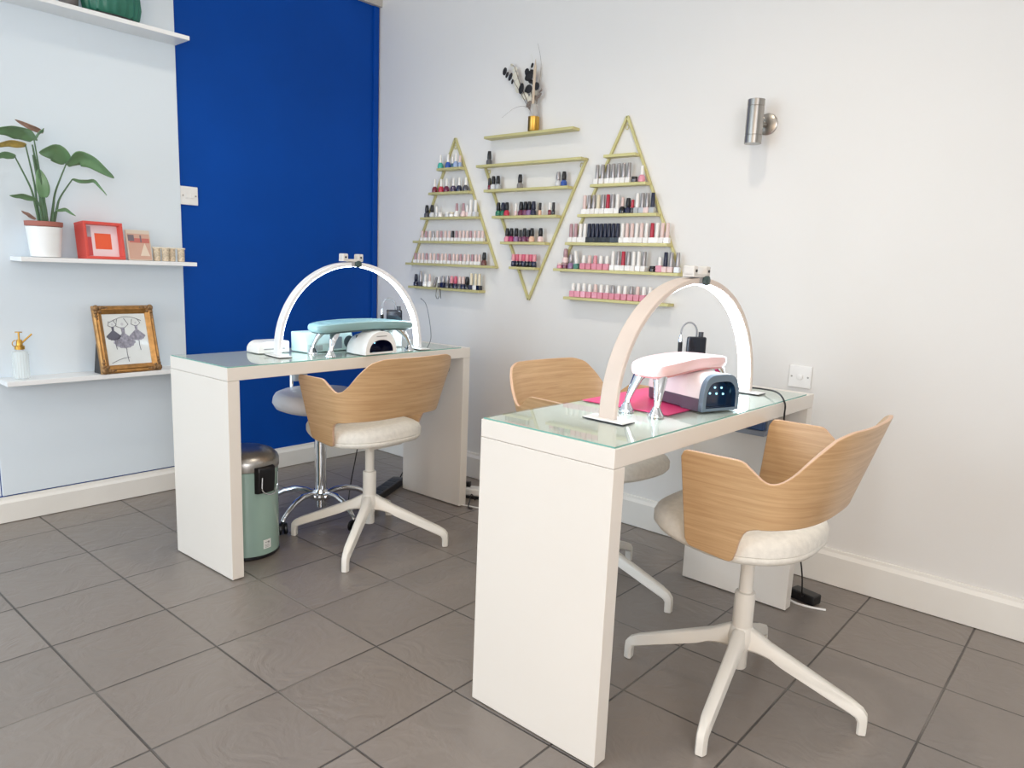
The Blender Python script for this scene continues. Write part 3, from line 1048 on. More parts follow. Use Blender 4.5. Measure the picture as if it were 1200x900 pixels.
# green ribbed vase on the top shelf
t = thing('ribbed_vase', 'green ribbed vase on the top left white shelf', 'vase', (.085, -1.49, 2.116))
b = MB()
rg = []
for r, z in ((.075, .012), (.086, .02), (.092, .06), (.088, .12), (.075, .17), (.05, .21), (.035, .25)):
    rg.append([((r + .0025 * math.cos(20 * a)) * math.cos(a) * .62, (r + .0025 * math.cos(20 * a)) * 1.28 * math.sin(a), z) for a in [2 * PI * i / 120 for i in range(120)]])
b.sweep(rg)
b.build('vase_body', mat('bottle_green_glaze', (38, 106, 88), 0.35, noise=0.12), t, smooth=True)
b = MB(); b.lathe([(.070, .001), (.078, .004), (.078, .012)], 40, mtx=Matrix.Diagonal((.62, 1.28, 1, 1)))
b.build('vase_foot', mat('foot_dark', (40, 40, 44), 0.5), t, smooth=True)
t = thing('grey_ornament', 'dark grey ornament left of the green vase at the picture top', 'ornament', (.088, -1.655, 2.116))
b = MB(); b.lathe([(.026, .001), (.034, .012), (.036, .05), (.028, .09), (.016, .12), (.010, .15)], 24)
b.build('ornament_body', mat('ornament_grey', (104, 100, 100), 0.5), t, smooth=True)
b = MB(); b.lathe([(.030, 0.0), (.030, .006)], 24)
b.build('ornament_base', BLACKP, t)

# ------------------------------------------------------------------ potted plant
PX, PY, PZ = .085, -1.797, 1.121
t = thing('potted_plant', 'green broad-leaved plant in a white pot on the middle left shelf', 'plant', (PX, PY, PZ))
b = MB(); b.lathe([(.050, .001), (.054, .003), (.066, .122), (.0645, .1235), (.062, .120), (.060, .100)], 40)
b.build('outer_pot', mat('white_ceramic', (240, 242, 242), 0.25), t, smooth=True)
b = MB(); b.lathe([(.058, .102), (.062, .124), (.0675, .126), (.0685, .144), (.062, .145), (.060, .132), (.0, .130)], 40, cap=False)
b.build('terracotta_pot', mat('terracotta', (168, 104, 92), 0.7), t, smooth=True)
LEAF = mat('leaf_green', (112, 150, 108), 0.4, noise=0.15, nscale=16, coat=0.2)
LEAFY = mat('leaf_yellowing', (186, 160, 86), 0.5, noise=0.35, nscale=30)
LEAFB = mat('leaf_dry_brown', (150, 118, 104), 0.7, noise=0.3, nscale=30)
STEM = mat('stem_green', (84, 112, 82), 0.5, noise=0.15)


def catmull(P, n=8):
    P = [Vector(p) for p in P]
    out = []
    for i in range(len(P) - 1):
        p0, p1, p2, p3 = P[max(i - 1, 0)], P[i], P[i + 1], P[min(i + 2, len(P) - 1)]
        for k in range(n):
            s = k / n
            out.append(0.5 * ((2 * p1) + (p2 - p0) * s + (2 * p0 - 5 * p1 + 4 * p2 - p3) * s * s + (3 * p1 - p0 - 3 * p2 + p3) * s ** 3))
    return out + [P[-1]]


def leaf(path, width, material, fold=0.35, side=None, droop=0.25, stem=True, root=(0, 0)):
    off = Vector((PX, PY, PZ))
    P = catmull([Vector(p) - off for p in path], 8)
    n = len(P)
    rows = []
    for i, p in enumerate(P):
        tt = (P[min(i + 1, n - 1)] - P[max(i - 1, 0)]).normalized()
        sd = Vector(side) if side else Vector((1, 0, .2))
        sd = (sd - tt * sd.dot(tt)).normalized()
        nn = tt.cross(sd)
        if nn.z > 0:
            nn = -nn
        s = i / (n - 1)
        w = width * (math.sin(PI * min(1, s * 0.92 + 0.08)) ** 0.75) * (1 - .25 * s)
        if i == n - 1:
            w = 0.0006
        row = []
        for k in (-1, -.66, -.33, 0, .33, .66, 1):
            row.append(p + sd * w * k * math.cos(fold) + nn * w * (abs(k) ** 1.3) * math.sin(fold) * (1 if k < 0 else .8) + nn * .0012 * math.sin(i * .9 + k * 3) * abs(k))
        rows.append(row)
    m = MB(); m.grid(rows)
    lf = m.build('leaf', material, t, smooth=True, solid=0.0012)
    if stem:
        base = Vector((root[0], root[1], .128))
        e = P[0]
        mid = base.lerp(e, .5) + Vector((0, 0, .02)) - Vector((0, (e.y - base.y) * .12, 0))
        q = catmull([base, base.lerp(mid, .5) + Vector((0, 0, .01)), mid, e], 6)
        m = MB(); m.tube(q, [.0058 - .0034 * i / (len(q) - 1) for i in range(len(q))], 8)
        m.build('petiole', STEM, t, smooth=True)
    return lf


leaf([(.17, -1.836, 1.573), (.19, -1.874, 1.598), (.21, -1.935, 1.60), (.225, -2.012, 1.578)], .048, LEAF, .5, (1, 0, .5), root=(.01, .0))
leaf([(.15, -1.833, 1.578), (.165, -1.819, 1.604), (.175, -1.801, 1.622)], .022, LEAF, .4, (.8, .2, .5), stem=False)
leaf([(.13, -1.790, 1.612), (.15, -1.84, 1.622), (.16, -1.893, 1.640)], .012, LEAFB, .3, (.3, 0, 1), stem=False)
leaf([(.12, -1.709, 1.509), (.14, -1.758, 1.545), (.15, -1.816, 1.530)], .046, LEAF, .35, (.8, 0, 1.0), stem=False)
leaf([(.12, -1.712, 1.500), (.14, -1.673, 1.535), (.155, -1.620, 1.520), (.165, -1.545, 1.462)], .046, LEAF, .4, (.9, 0, .8), root=(.012, .022))
leaf([(.12, -1.852, 1.555), (.135, -1.909, 1.556), (.15, -1.983, 1.530)], .022, LEAFY, .4, (.8, 0, .6), root=(-.01, -.012))
leaf([(.155, -1.901, 1.502), (.165, -1.942, 1.507), (.175, -2.004, 1.476)], .022, LEAF, .4, (.8, 0, .6), root=(.02, -.02))
leaf([(.16, -1.839, 1.346), (.18, -1.893, 1.356), (.20, -1.941, 1.351)], .016, LEAF, .4, (.8, 0, .7), root=(.03, -.012))
leaf([(.12, -1.691, 1.444), (.135, -1.656, 1.440), (.15, -1.617, 1.443), (.165, -1.578, 1.388)], .014, LEAF, .4, (.8, 0, .5), root=(.018, .03))
leaf([(.15, -1.768, 1.309), (.165, -1.740, 1.318), (.18, -1.708, 1.293)], .012, LEAF, .4, (.8, 0, .6), root=(.034, .022))
leaf([(.12, -1.800, 1.360), (.13, -1.806, 1.410), (.13, -1.815, 1.470)], .028, LEAF, .3, (.2, 1, 0), root=(.022, .006))
leaf([(.135, -1.840, 1.270), (.15, -1.869, 1.288), (.16, -1.894, 1.299)], .010, LEAFB, .3, (.8, 0, .6), stem=False)
# the thick central stems
for (x0, y0, x1, y1, z1) in ((.008, -.006, .035, -.032, .40), (.012, .008, .03, -.03, .44), (.02, -.004, .03, -.012, .30)):
    m = MB(); m.tube(catmull([(x0, y0, .128), ((x0 + x1) / 2, (y0 + y1) / 2 + .006, .26), (x1, y1, z1)], 8), [.009 - .006 * i / 16 for i in range(17)], 10)
    m.build('stem', STEM, t, smooth=True)

# ------------------------------------------------------------------ frames on the shelves
def leaning_frame(name, label, x, y, z, W, H, lean, yaw, fmat, fw, fd, pmat, group=None):
    t = thing(name, label, 'picture', (x, y, z), yaw, group)      # local: y along the picture width, x out
    lm = Matrix.Rotation(-lean, 4, 'Y')
    def L(p): return lm @ Vector(p)
    def lbox(bb, x0, x1, y0, y1, z0, z1):
        vs = bb.box(x0, x1, y0, y1, z0, z1)
        for v in vs: v.co = lm @ v.co
    return t, L, lbox


RED = mat('coral_red_lacquer', (222, 84, 74), 0.4)
t, L_, lbox = leaning_frame('box_frame', 'coral red box frame with an orange square print beside the plant', .128, -1.577, 1.1225, 0, 0, .12, math.radians(8), RED, 0, 0, None)
W, H = .168, .158
b = MB()
for a in ((-.075, 0, -W / 2, W / 2, 0, .012), (-.075, 0, -W / 2, W / 2, H - .012, H), (-.075, 0, -W / 2, -W / 2 + .012, .012, H - .012), (-.075, 0, W / 2 - .012, W / 2, .012, H - .012)):
    lbox(b, *a)
b.build('box', RED, t, bevel=0.0015)
b = MB(); lbox(b, -.030, -.027, -W / 2 + .012, W / 2 - .012, .012, H - .012)
pr = b.build('print', mat('print_pink_white', (244, 226, 232), 0.5), t)
b = MB(); lbox(b, -.027, -.026, -.028, .042, .045, .112)
b.build('orange_square', mat('print_orange', (238, 100, 62), 0.5), pr)
b = MB(); lbox(b, -.027, -.026, -.060, -.042, .016, .095)
b.build('red_stripe', mat('print_red', (212, 84, 86), 0.5), pr)
b = MB(); lbox(b, -.027, -.026, -.060, -.042, .095, .140)
b.build('grey_stripe', mat('print_mauve', (180, 168, 178), 0.5), pr)

t, L_, lbox = leaning_frame('small_picture', 'small picture in pinks and browns leaning beside the coral box frame', .118, -1.430, 1.1225, 0, 0, .20, math.radians(2), None, 0, 0, None)
b = MB(); lbox(b, -.008, 0, -.052, .052, 0, .135)
b.build('frame', mat('pale_wood_frame', (214, 200, 184), 0.5), t, bevel=0.001)
b = MB(); lbox(b, .0, .0008, -.048, .048, .004, .118)
p = b.build('print', mat('print_dusty_pink', (204, 164, 146), 0.5), t)
b = MB(); lbox(b, .0008, .0016, -.040, .046, .078, .098)
b.build('print_band', mat('print_brick', (196, 112, 104), 0.5), p)
b = MB()
b.prism([(0, .020), (.042, .020), (.024, .078)], lambda q, k: L_((.0008 + .0009 * k, q[0], q[1])))
b.build('print_triangle', mat('print_cream', (226, 208, 190), 0.5), p)
b = MB(); lbox(b, .0008, .0020, -.046, -.020, .085, .112); lbox(b, .0008, .0020, .006, .012, .080, .112)
b.build('print_marks', mat('print_slate', (120, 108, 116), 0.5), p)
b = MB(); lbox(b, -.030, -.008, -.01, .01, .002, .07)
b.build('strut', mat('pale_wood_frame', (214, 200, 184), 0.5), t)

# four lace tea light cups
cup0 = None
CUPL = ['lace-wrapped tea light cup nearest the small pink picture', 'lace-wrapped tea light cup second along from the small picture',
        'lace-wrapped tea light cup third along from the small picture', 'lace-wrapped tea light cup nearest the end of the middle shelf']
for k, y in enumerate((-1.352, -1.318, -1.284, -1.246)):
    if cup0 is None:
        cup0 = thing('tealight_cup', CUPL[0], 'candle cup', (.098, y, 1.121), 0, 'lace tea light cups on the middle shelf')
        b = MB(); b.lathe([(.0135, .001), (.0155, .003), (.0155, .058), (.0140, .058), (.0130, .012), (0, .010)], 20, cap=False)
        b.build('cup', mat('pale_gold_lace', (206, 190, 166), 0.5, noise=0.35, nscale=120), cup0, smooth=True)
        b = MB()
        for i in range(10):
            a = 2 * PI * i / 10
            b.sphere((.0155 * math.cos(a), .0155 * math.sin(a), .060), .0042, u=8, v=6)
        b.build('lace_rim', mat('cream_lace', (236, 226, 206), 0.7), cup0, smooth=True)
    else:
        c = copy_tree(cup0)
        c.location = (.098 + (.012 if k % 2 else 0), y, 1.121)
        c['label'] = CUPL[k]

# gold ornate frame
t, L_, lbox = leaning_frame('gold_frame', 'ornate gold picture frame with a drawing of three dancers in dresses', .135, -1.500, .6245, 0, 0, .235, math.radians(3), None, 0, 0, None)
W, H, fw = .260, .300, .036
GF = mat('antique_gold', (178, 132, 76), 0.4, metal=0.55, noise=0.25, nscale=40, bump=0.4, bscale=120)
prof = [(0, -.006), (0, .010), (.006, .016), (.012, .014), (.018, .018), (.026, .012), (.032, .008), (fw, .004), (fw, -.006)]
b = MB()
bm = b.bm
corners = [(-W / 2, 0, 1, 1), (W / 2, 0, -1, 1), (W / 2, H, -1, -1), (-W / 2, H, 1, -1)]
rings = []
for (cy_, cz_, sy, sz) in corners:
    rings.append([bm.verts.new(L_((q[1], cy_ + sy * q[0], cz_ + sz * q[0]))) for q in prof])
for i in range(4):
    A, B = rings[i], rings[(i + 1) % 4]
    for k in range(len(prof)):
        bm.faces.new((A[k], A[(k + 1) % len(prof)], B[(k + 1) % len(prof)], B[k]))
fr = b.build('frame', GF, t)
for (cy_, cz_, sy, sz) in corners:
    b = MB()
    for (dy, dz, r) in ((.012, .012, .015), (.030, .010, .010), (.010, .030, .010), (.044, .010, .008), (.010, .046, .008), (.026, .026, .008), (.056, .012, .006), (.012, .058, .006)):
        b.sphere(L_((.014, cy_ + sy * dy, cz_ + sz * dz)), r, (.6, 1, 1), 10, 7)
    b.build('corner_ornament', mat('antique_gold_dark', (140, 108, 72), 0.45, metal=0.4, noise=0.4, nscale=60), fr, smooth=True)
b = MB(); lbox(b, -.004, .002, -W / 2 + .030, W / 2 - .030, .030, H - .030)
pic = b.build('picture', mat('paper_grey_white', (222, 228, 228), 0.25, coat=0.6), t)
INK = mat('ink_grey', (150, 150, 164), 0.6, noise=0.35, nscale=90)
INKD = mat('ink_dark', (96, 98, 112), 0.6)


def flat(name, pts, m, x=.0026, th=.0006):
    bb = MB(); bb.prism(pts, lambda q, k: L_((x + th * k, q[0], q[1])))
    return bb.build(name, m, pic)


def line(name, pts, w=.0012):
    bb = MB(); bb.tube([L_((.0032, y, z)) for y, z in pts], w, 6)
    return bb.build(name, INKD, pic)


for (cx_, cz_, s, m) in ((-.012, .158, 1.0, INK), (-.055, .178, .66, INKD), (.048, .178, .74, INK)):
    # bodice and wide ruffled skirt
    pts = [(cx_ - .008 * s, cz_ + .045 * s), (cx_ + .008 * s, cz_ + .045 * s), (cx_ + .007 * s, cz_ + .018 * s)]
    for i in range(15):
        a = -0.15 - (PI - 0.3) * i / 14
        rr = (.047 + .004 * (i % 2)) * s
        pts.append((cx_ + rr * math.cos(a), cz_ - .022 * s + rr * .95 * math.sin(a) * .8 + .010 * s))
    pts.append((cx_ - .007 * s, cz_ + .018 * s))
    flat('drawn_dress', pts, m)
    flat('drawn_head', [(cx_ + .0055 * s * math.cos(2 * PI * i / 10), cz_ + .060 * s + .007 * s * math.sin(2 * PI * i / 10)) for i in range(10)], mat('paper_shade', (196, 198, 204), 0.6))
    line('drawn_arm', [(cx_ - .007 * s, cz_ + .042 * s), (cx_ - .028 * s, cz_ + .052 * s), (cx_ - .020 * s, cz_ + .082 * s)])
    line('drawn_arm', [(cx_ + .007 * s, cz_ + .042 * s), (cx_ + .026 * s, cz_ + .058 * s), (cx_ + .010 * s, cz_ + .086 * s)])
    line('drawn_leg', [(cx_ + .004, cz_ - .048 * s), (cx_ + .003, cz_ - .075 * s), (cx_ + .006, cz_ - .110 * s)])
line('drawn_arc', [(-.070 + .012 * i, .225 + .026 * math.sin(PI * i / 13)) for i in range(13)], .001)
line('drawn_arc', [(-.080 + .010 * i, .045 + .022 * math.sin(PI * i / 16)) for i in range(9)], .001)
b = MB()
b.prism([(0, 0), (-.065, 0), (-.035, .13), (-.026, .13)], lambda q, k: (q[0] - .012, -.128 + .075 * k, q[1]))
b.build('easel_back', BLACKP, t)

# spray bottle
t = thing('spray_bottle', 'clear ribbed glass spray bottle with gold pump on the lowest left shelf', 'bottle', (.085, -1.915, .624))
cg = mat('bottle_clear_glass', (236, 244, 244), 0.08, alpha=0.42, noise=0.01)
b = MB()
rg = []
for r, z in ((.026, .0012), (.029, .004), (.029, .100), (.026, .112), (.013, .118), (.013, .122)):
    k = .0009 if .003 < z < .105 else 0
    rg.append([((r + k * math.cos(18 * a)) * math.cos(a), (r + k * math.cos(18 * a)) * math.sin(a), z) for a in [2 * PI * i / 108 for i in range(108)]])
b.sweep(rg)
b.build('glass_body', cg, t, smooth=True)
b = MB(); b.lathe([(.018, .122), (.018, .136), (.012, .138), (.010, .160), (.008, .162)], 20)
b.build('collar', GOLD, t, smooth=True)
b = MB(); b.lathe([(.0035, .160), (.0035, .190), (.013, .191), (.013, .194)], 16)
b.build('pump', GOLD, t, smooth=True)
b = MB(); b.tube([(.0, .006, .145), (.006, .028, .168), (.010, .044, .184)], [.004, .0032, .0036], 10)
b.build('nozzle', GOLD, t, smooth=True)
b = MB(); b.tube([(0, -.012 - .013 * math.sin(q), .146 + .013 * math.cos(q)) for q in [PI * i / 10 for i in range(11)]], .0018, 8)
b.build('finger_ring', GOLD, t, smooth=True)

# ------------------------------------------------------------------ brass triangle shelves and ledges
TH, SD = .013, .055


def ledge_mb(x0, x1, ztop, lip=True):
    m = MB()
    m.box(x0, x1, -SD, -.001, ztop - TH, ztop)
    return m


def triangle(label, apex, base_z, bx0, bx1, shelves, up=True):
    """side bars on the wall between the apex and the two base corners"""
    t = thing('triangle_shelf', label, 'shelf', (apex[0], 0, min(apex[1], base_z)), 0, 'brass triangle shelves')
    ox, oz = apex[0], min(apex[1], base_z)
    for bx in (bx0, bx1):
        a, c = Vector((apex[0] - ox, 0, apex[1] - oz)), Vector((bx - ox, 0, base_z - oz))
        d = (c - a).normalized()
        n = Vector((-d.z, 0, d.x)) * .0055
        m = MB()
        m.sweep([[p + n + Vector((0, -.002, 0)), p - n + Vector((0, -.002, 0)), p - n + Vector((0, -.014, 0)), p + n + Vector((0, -.014, 0))] for p in (a, c)])
        m.build('side_bar', BRASS, t, bevel=0.001)
    for (x0, x1, z) in shelves:
        m = MB(); m.box(x0 - ox, x1 - ox, -SD, -.0145, z - TH - oz, z - oz)
        m.build('shelf_board', BRASS, t, bevel=0.0012)
    # hanging eye near the corner(s)
    for ex, ez in (((0, -.045),) if up else ((bx0 - ox + .03, -.03), (bx1 - ox - .03, -.03))):
        m = MB(); m.tube([(ex + .008 * math.cos(2 * PI * i / 14), -.006, (apex[1] if up else base_z) - oz + ez + .010 * math.sin(2 * PI * i / 14)) for i in range(15)], .0018, 6)
        m.build('hanging_eye', BRASS, t, smooth=True)
    return t


triangle('left brass triangle shelf, point up, mostly pale polish bottles', (.652, 1.822), 1.150, .322, .985,
         [(.560, .738, 1.667), (.498, .800, 1.543), (.436, .862, 1.412), (.378, .922, 1.285), (.318, .987, 1.163)])
triangle('middle brass triangle shelf, point down, with black-capped polish bottles', (1.202, 1.002), 1.667, .872, 1.514,
         [(.853, 1.514, 1.667), (.912, 1.446, 1.543), (.975, 1.386, 1.412), (1.038, 1.325, 1.285), (1.103, 1.270, 1.163)], up=False)
triangle('right brass triangle shelf, point up, tallest and fullest of bottles', (1.718, 1.830), 1.150, 1.392, 2.040,
         [(1.634, 1.797, 1.667), (1.570, 1.859, 1.543), (1.509, 1.921, 1.412), (1.446, 1.984, 1.285), (1.384, 2.046, 1.163)])


def ledge(label, x0, x1, ztop):
    b = MB(); b.box(x0, x1, -SD, -.001, ztop - TH, ztop)
    o = b.build('wall_ledge', BRASS, bevel=0.0012)
    return tag(o, label, 'shelf', 'loose brass wall ledges')


ledge('single brass ledge above the middle triangle with the dried flowers', .903, 1.458, 1.804)
ledge('short brass ledge under the left triangle, crowded with dark and cream bottles', .345, .900, 1.033)
ledge('brass ledge under the right triangle holding a row of pink bottles', 1.452, 2.010, 1.033)

# ------------------------------------------------------------------ polish bottles
CCOL = {'white': (236, 234, 230), 'black': (22, 22, 26), 'silver': (168, 164, 164), 'mauve': (176, 140, 146), 'pink': (222, 150, 160), 'cream': (222, 212, 186),
        'red': (178, 40, 62), 'navy': (28, 34, 58), 'rose': (206, 96, 120), 'palepink': (222, 198, 192)}
BCOL = {'teal': (60, 176, 158), 'blue': (44, 84, 168), 'darkteal': (30, 92, 110), 'periwinkle': (150, 172, 210), 'darkred': (120, 30, 48), 'red': (190, 46, 70),
        'aubergine': (70, 54, 86), 'navy': (34, 38, 66), 'charcoal': (78, 78, 84), 'clear': (210, 212, 214), 'white': (238, 236, 234), 'black': (20, 22, 30), 'brown': (104, 60, 54),
        'pink': (218, 142, 160), 'green': (30, 110, 84), 'maroon': (104, 36, 66), 'mauve': (140, 110, 150), 'peach': (228, 186, 160), 'magenta': (170, 44, 104), 'plum': (116, 66, 96),
        'grey': (130, 126, 124), 'silver': (176, 180, 184), 'sage': (84, 140, 126), 'palepink': (232, 206, 204)}
CWORD = {'palepink': 'pale pink', 'rose': 'rose'}
BWORD = {'darkteal': 'dark teal', 'darkred': 'dark red', 'palepink': 'pale pink'}
PROTO = {}


def bottle_proto(kind, cap, body):
    key = (kind, cap, body)
    if key in PROTO:
        return PROTO[key]
    cm = mat('cap_' + cap, CCOL[cap], 0.3 if cap != 'silver' else 0.28, metal=0.5 if cap == 'silver' else 0)
    gm = mat('polish_' + body, BCOL[body], 0.12, coat=0.6)
    m = MB()
    if kind == 'round':
        m.lathe([(.013, 0), (.0155, .002), (.0160, .012), (.0135, .024), (.0075, .031), (.006, .034)], 16)
        c = MB(); c.lathe([(.0078, .031), (.0082, .034), (.0066, .066), (.0055, .070), (.0, .071)], 12, cap=False)
    elif kind == 'opi':
        m.lathe([(.0125, 0), (.0155, .003), (.0150, .018), (.0105, .026), (.007, .028)], 14)
        c = MB(); c.lathe([(.0085, .026), (.0110, .030), (.0105, .050), (.0080, .066), (.0, .067)], 12, cap=False)
    elif kind == 'tall':
        m.box(-.0120, .0120, -.0120, .0120, 0, .024)
        c = MB(); c.lathe([(.0088, .0242), (.0092, .026), (.0080, .083), (.0070, .085), (.0, .085)], 12, cap=False)
    elif kind == 'square':
        m.box(-.0140, .0140, -.0120, .0120, 0, .028)
        c = MB(); c.lathe([(.0095, .0282), (.0100, .030), (.0085, .062), (.0070, .064), (.0, .064)], 12, cap=False)
    elif kind == 'mini':
        m.box(-.0110, .0110, -.0100, .0100, 0, .018)
        c = MB(); c.lathe([(.0080, .0182), (.0084, .020), (.0074, .052), (.0064, .054), (.0, .054)], 12, cap=False)
    elif kind == 'slim':
        m.lathe([(.0075, 0), (.0085, .002), (.0085, .020), (.0065, .024)], 12)
        c = MB(); c.lathe([(.0070, .024), (.0074, .026), (.0066, .058), (.0, .059)], 12, cap=False)
    elif kind == 'jar':
        m.lathe([(.012, 0), (.0145, .002), (.0145, .014), (.012, .016)], 16)
        c = MB(); c.lathe([(.0125, .0162), (.0130, .018), (.0125, .025), (.0, .026)], 14, cap=False)
    elif kind == 'inverted':
        m.lathe([(.010, 0), (.0125, .003), (.0115, .024), (.009, .028)], 14)
        c = MB(); c.lathe([(.0095, .028), (.0105, .030), (.0100, .058), (.0085, .061), (.0, .062)], 12, cap=False)
    bo = m.build('polish_bottle', gm, bevel=0.0015 if kind in ('tall', 'square', 'mini') else 0, smooth=True)
    co = c.build('cap', cm, bo, smooth=True)
    PROTO[key] = bo
    bo['fresh'] = 1
    return bo


ROWNAME = {'L1': 'top shelf of the left triangle', 'L2': 'second shelf of the left triangle', 'L3': 'third shelf of the left triangle', 'L4': 'fourth shelf of the left triangle',
           'L5': 'bottom shelf of the left triangle', 'L6': 'ledge under the left triangle', 'M1': 'top board of the middle triangle', 'M2': 'second shelf of the middle triangle',
           'M3': 'third shelf of the middle triangle', 'M4': 'fourth shelf of the middle triangle', 'M5': 'lowest shelf of the middle triangle', 'R2': 'second shelf of the right triangle',
           'R3': 'third shelf of the right triangle', 'R4': 'fourth shelf of the right triangle', 'R5': 'bottom shelf of the right triangle', 'R6': 'ledge under the right triangle'}
ORD = ['leftmost', 'second from left', 'third from left', 'fourth from left', 'fifth from left', 'sixth from left']
KW = {'jar': 'jar', 'mini': 'bottle', 'tall': 'tall bottle', 'round': 'rounded bottle', 'opi': 'bottle', 'square': 'square bottle', 'slim': 'slim bottle', 'inverted': 'bottle'}


def put(row, z, items):
    """items: (x, kind, cap, body[, tilt])"""
    count = {}
    for it in items:
        k = it[1:4]
        count[k] = count.get(k, 0) + 1
    seen = {}
    for it in items:
        x, kind, cap, body = it[:4]
        tilt = it[4] if len(it) > 4 else 0
        yoff = it[5] if len(it) > 5 else -.032
        p = bottle_proto(kind, cap, body)
        if p.get('fresh'):
            o = p
            del p['fresh']
        else:
            o = p.copy()
            COL.objects.link(o)
            for ch in p.children:
                c = ch.copy()
                COL.objects.link(c)
                c.parent = o
        o.location = (x, yoff + random.uniform(-.0015, .0015), z + .0006)
        o.rotation_euler = (0, tilt, random.uniform(-.12, .12))
        k = it[1:4]
        n = count[k]
        i = seen.get(k, 0)
        seen[k] = i + 1
        body_w, cap_w = BWORD.get(body, body), CWORD.get(cap, cap)
        base = f'{body_w} {KW[kind]} with {cap_w} cap on the {ROWNAME[row]}'
        if n == 1:
            lab = base
        elif n <= 6:
            lab = f'{ORD[i]} {body_w} {KW[kind]} with {cap_w} cap, {ROWNAME[row]}'
            if i == n - 1:
                lab = f'rightmost {body_w} {KW[kind]} with {cap_w} cap, {ROWNAME[row]}'
        else:
            lab = base
        o['label'] = lab
        o['category'] = 'nail polish'
        o['group'] = f'{body_w} {KW[kind]}s with {cap_w} caps on the {ROWNAME[row]}'


put('L1', 1.667, [(.568, 'round', 'white', 'teal'), (.625, 'round', 'white', 'blue'), (.653, 'slim', 'white', 'darkteal', 0, -.024), (.686, 'round', 'white', 'periwinkle'), (.716, 'slim', 'palepink', 'periwinkle')])
put('L2', 1.543, [(.528, 'round', 'white', 'darkred'), (.577, 'round', 'white', 'red'), (.620, 'round', 'white', 'maroon'), (.671, 'round', 'white', 'aubergine'), (.714, 'round', 'white', 'navy'), (.762, 'round', 'white', 'charcoal')])
put('L3', 1.412, [(.466, 'opi', 'black', 'charcoal'), (.511, 'opi', 'black', 'clear'), (.545, 'slim', 'white', 'clear'), (.577, 'jar', 'white', 'white'), (.630, 'jar', 'white', 'clear'), (.663, 'jar', 'cream', 'white'),
                  (.702, 'round', 'mauve', 'white'), (.750, 'round', 'mauve', 'palepink'), (.779, 'slim', 'white', 'palepink'), (.805, 'tall', 'white', 'white'), (.838, 'tall', 'white', 'clear')])
put('L4', 1.285, [(x, 'mini', 'black' if i == 8 else ('mauve' if i % 4 == 1 else ('silver' if i % 5 == 3 else 'palepink')), 'white') for i, x in enumerate([.434, .464, .495, .524, .555, .586, .62, .648, .675, .703, .730, .757, .784, .811, .840, .868, .895])])
put('L5', 1.163, [(x, 'mini', 'palepink' if i % 3 else 'mauve', 'white') for i, x in enumerate([.381, .411, .442, .473, .504, .535, .565, .595, .626, .656, .686, .714, .741, .770, .799, .827, .852, .878])] + [(.912, 'opi', 'black', 'brown')])
put('L6', 1.033, [(.387, 'opi', 'navy', 'navy'), (.427, 'tall', 'silver', 'charcoal'), (.465, 'round', 'white', 'white'), (.503, 'round', 'palepink', 'white'), (.542, 'slim', 'silver', 'grey', .35), (.578, 'slim', 'white', 'charcoal'),
                  (.611, 'square', 'silver', 'navy'), (.646, 'opi', 'silver', 'charcoal'), (.678, 'opi', 'pink', 'black'), (.708, 'opi', 'rose', 'navy'), (.738, 'opi', 'palepink', 'charcoal'), (.767, 'opi', 'palepink', 'navy'),
                  (.794, 'opi', 'black', 'black'), (.824, 'tall', 'cream', 'navy'), (.856, 'tall', 'cream', 'white'), (.884, 'tall', 'cream', 'black')])
put('M1', 1.667, [(.925, 'opi', 'black', 'charcoal')])
put('M2', 1.543, [(.930, 'slim', 'black', 'darkred'), (.960, 'opi', 'black', 'clear'), (.990, 'opi', 'black', 'silver'), (1.136, 'opi', 'black', 'grey'), (1.372, 'opi', 'silver', 'clear'), (1.405, 'opi', 'black', 'blue')])
put('M3', 1.412, [(1.000, 'opi', 'black', 'green'), (1.026, 'opi', 'navy', 'green', 0, -.026), (1.056, 'opi', 'black', 'red'), (1.117, 'slim', 'white', 'palepink'), (1.149, 'opi', 'black', 'maroon'), (1.177, 'opi', 'black', 'plum'),
                  (1.202, 'opi', 'black', 'mauve'), (1.230, 'opi', 'navy', 'navy'), (1.270, 'slim', 'black', 'peach'), (1.330, 'slim', 'white', 'darkred'), (1.352, 'slim', 'black', 'black')])
put('M4', 1.285, [(1.064, 'opi', 'black', 'pink'), (1.092, 'opi', 'black', 'magenta'), (1.125, 'opi', 'black', 'mauve'), (1.153, 'slim', 'black', 'plum'), (1.180, 'opi', 'black', 'plum'), (1.204, 'slim', 'black', 'maroon'), (1.225, 'opi', 'black', 'peach'), (1.280, 'opi', 'black', 'palepink')])
put('M5', 1.163, [(x, 'inverted', 'rose' if i % 2 else 'pink', 'black' if i % 3 else 'navy') for i, x in enumerate([1.115, 1.138, 1.160, 1.182, 1.204, 1.226, 1.249])])
put('R2', 1.543, [(x, 'tall', 'silver', 'white') for x in (1.592, 1.622, 1.650, 1.678, 1.705, 1.732, 1.760)] + [(1.788, 'jar', 'black', 'charcoal'), (1.825, 'round', 'white', 'pink')])
put('R3', 1.412, [(x, 'tall', c, 'white') for x, c in ((1.532, 'palepink'), (1.557, 'silver'), (1.583, 'silver'), (1.608, 'cream'), (1.634, 'silver'), (1.660, 'red'), (1.685, 'silver'), (1.710, 'white'))] +
    [(1.737, 'round', 'palepink', 'black'), (1.766, 'opi', 'black', 'navy'), (1.788, 'slim', 'red', 'charcoal'), (1.812, 'tall', 'white', 'silver'), (1.838, 'tall', 'silver', 'silver'), (1.862, 'tall', 'silver', 'palepink'), (1.888, 'tall', 'navy', 'silver')])
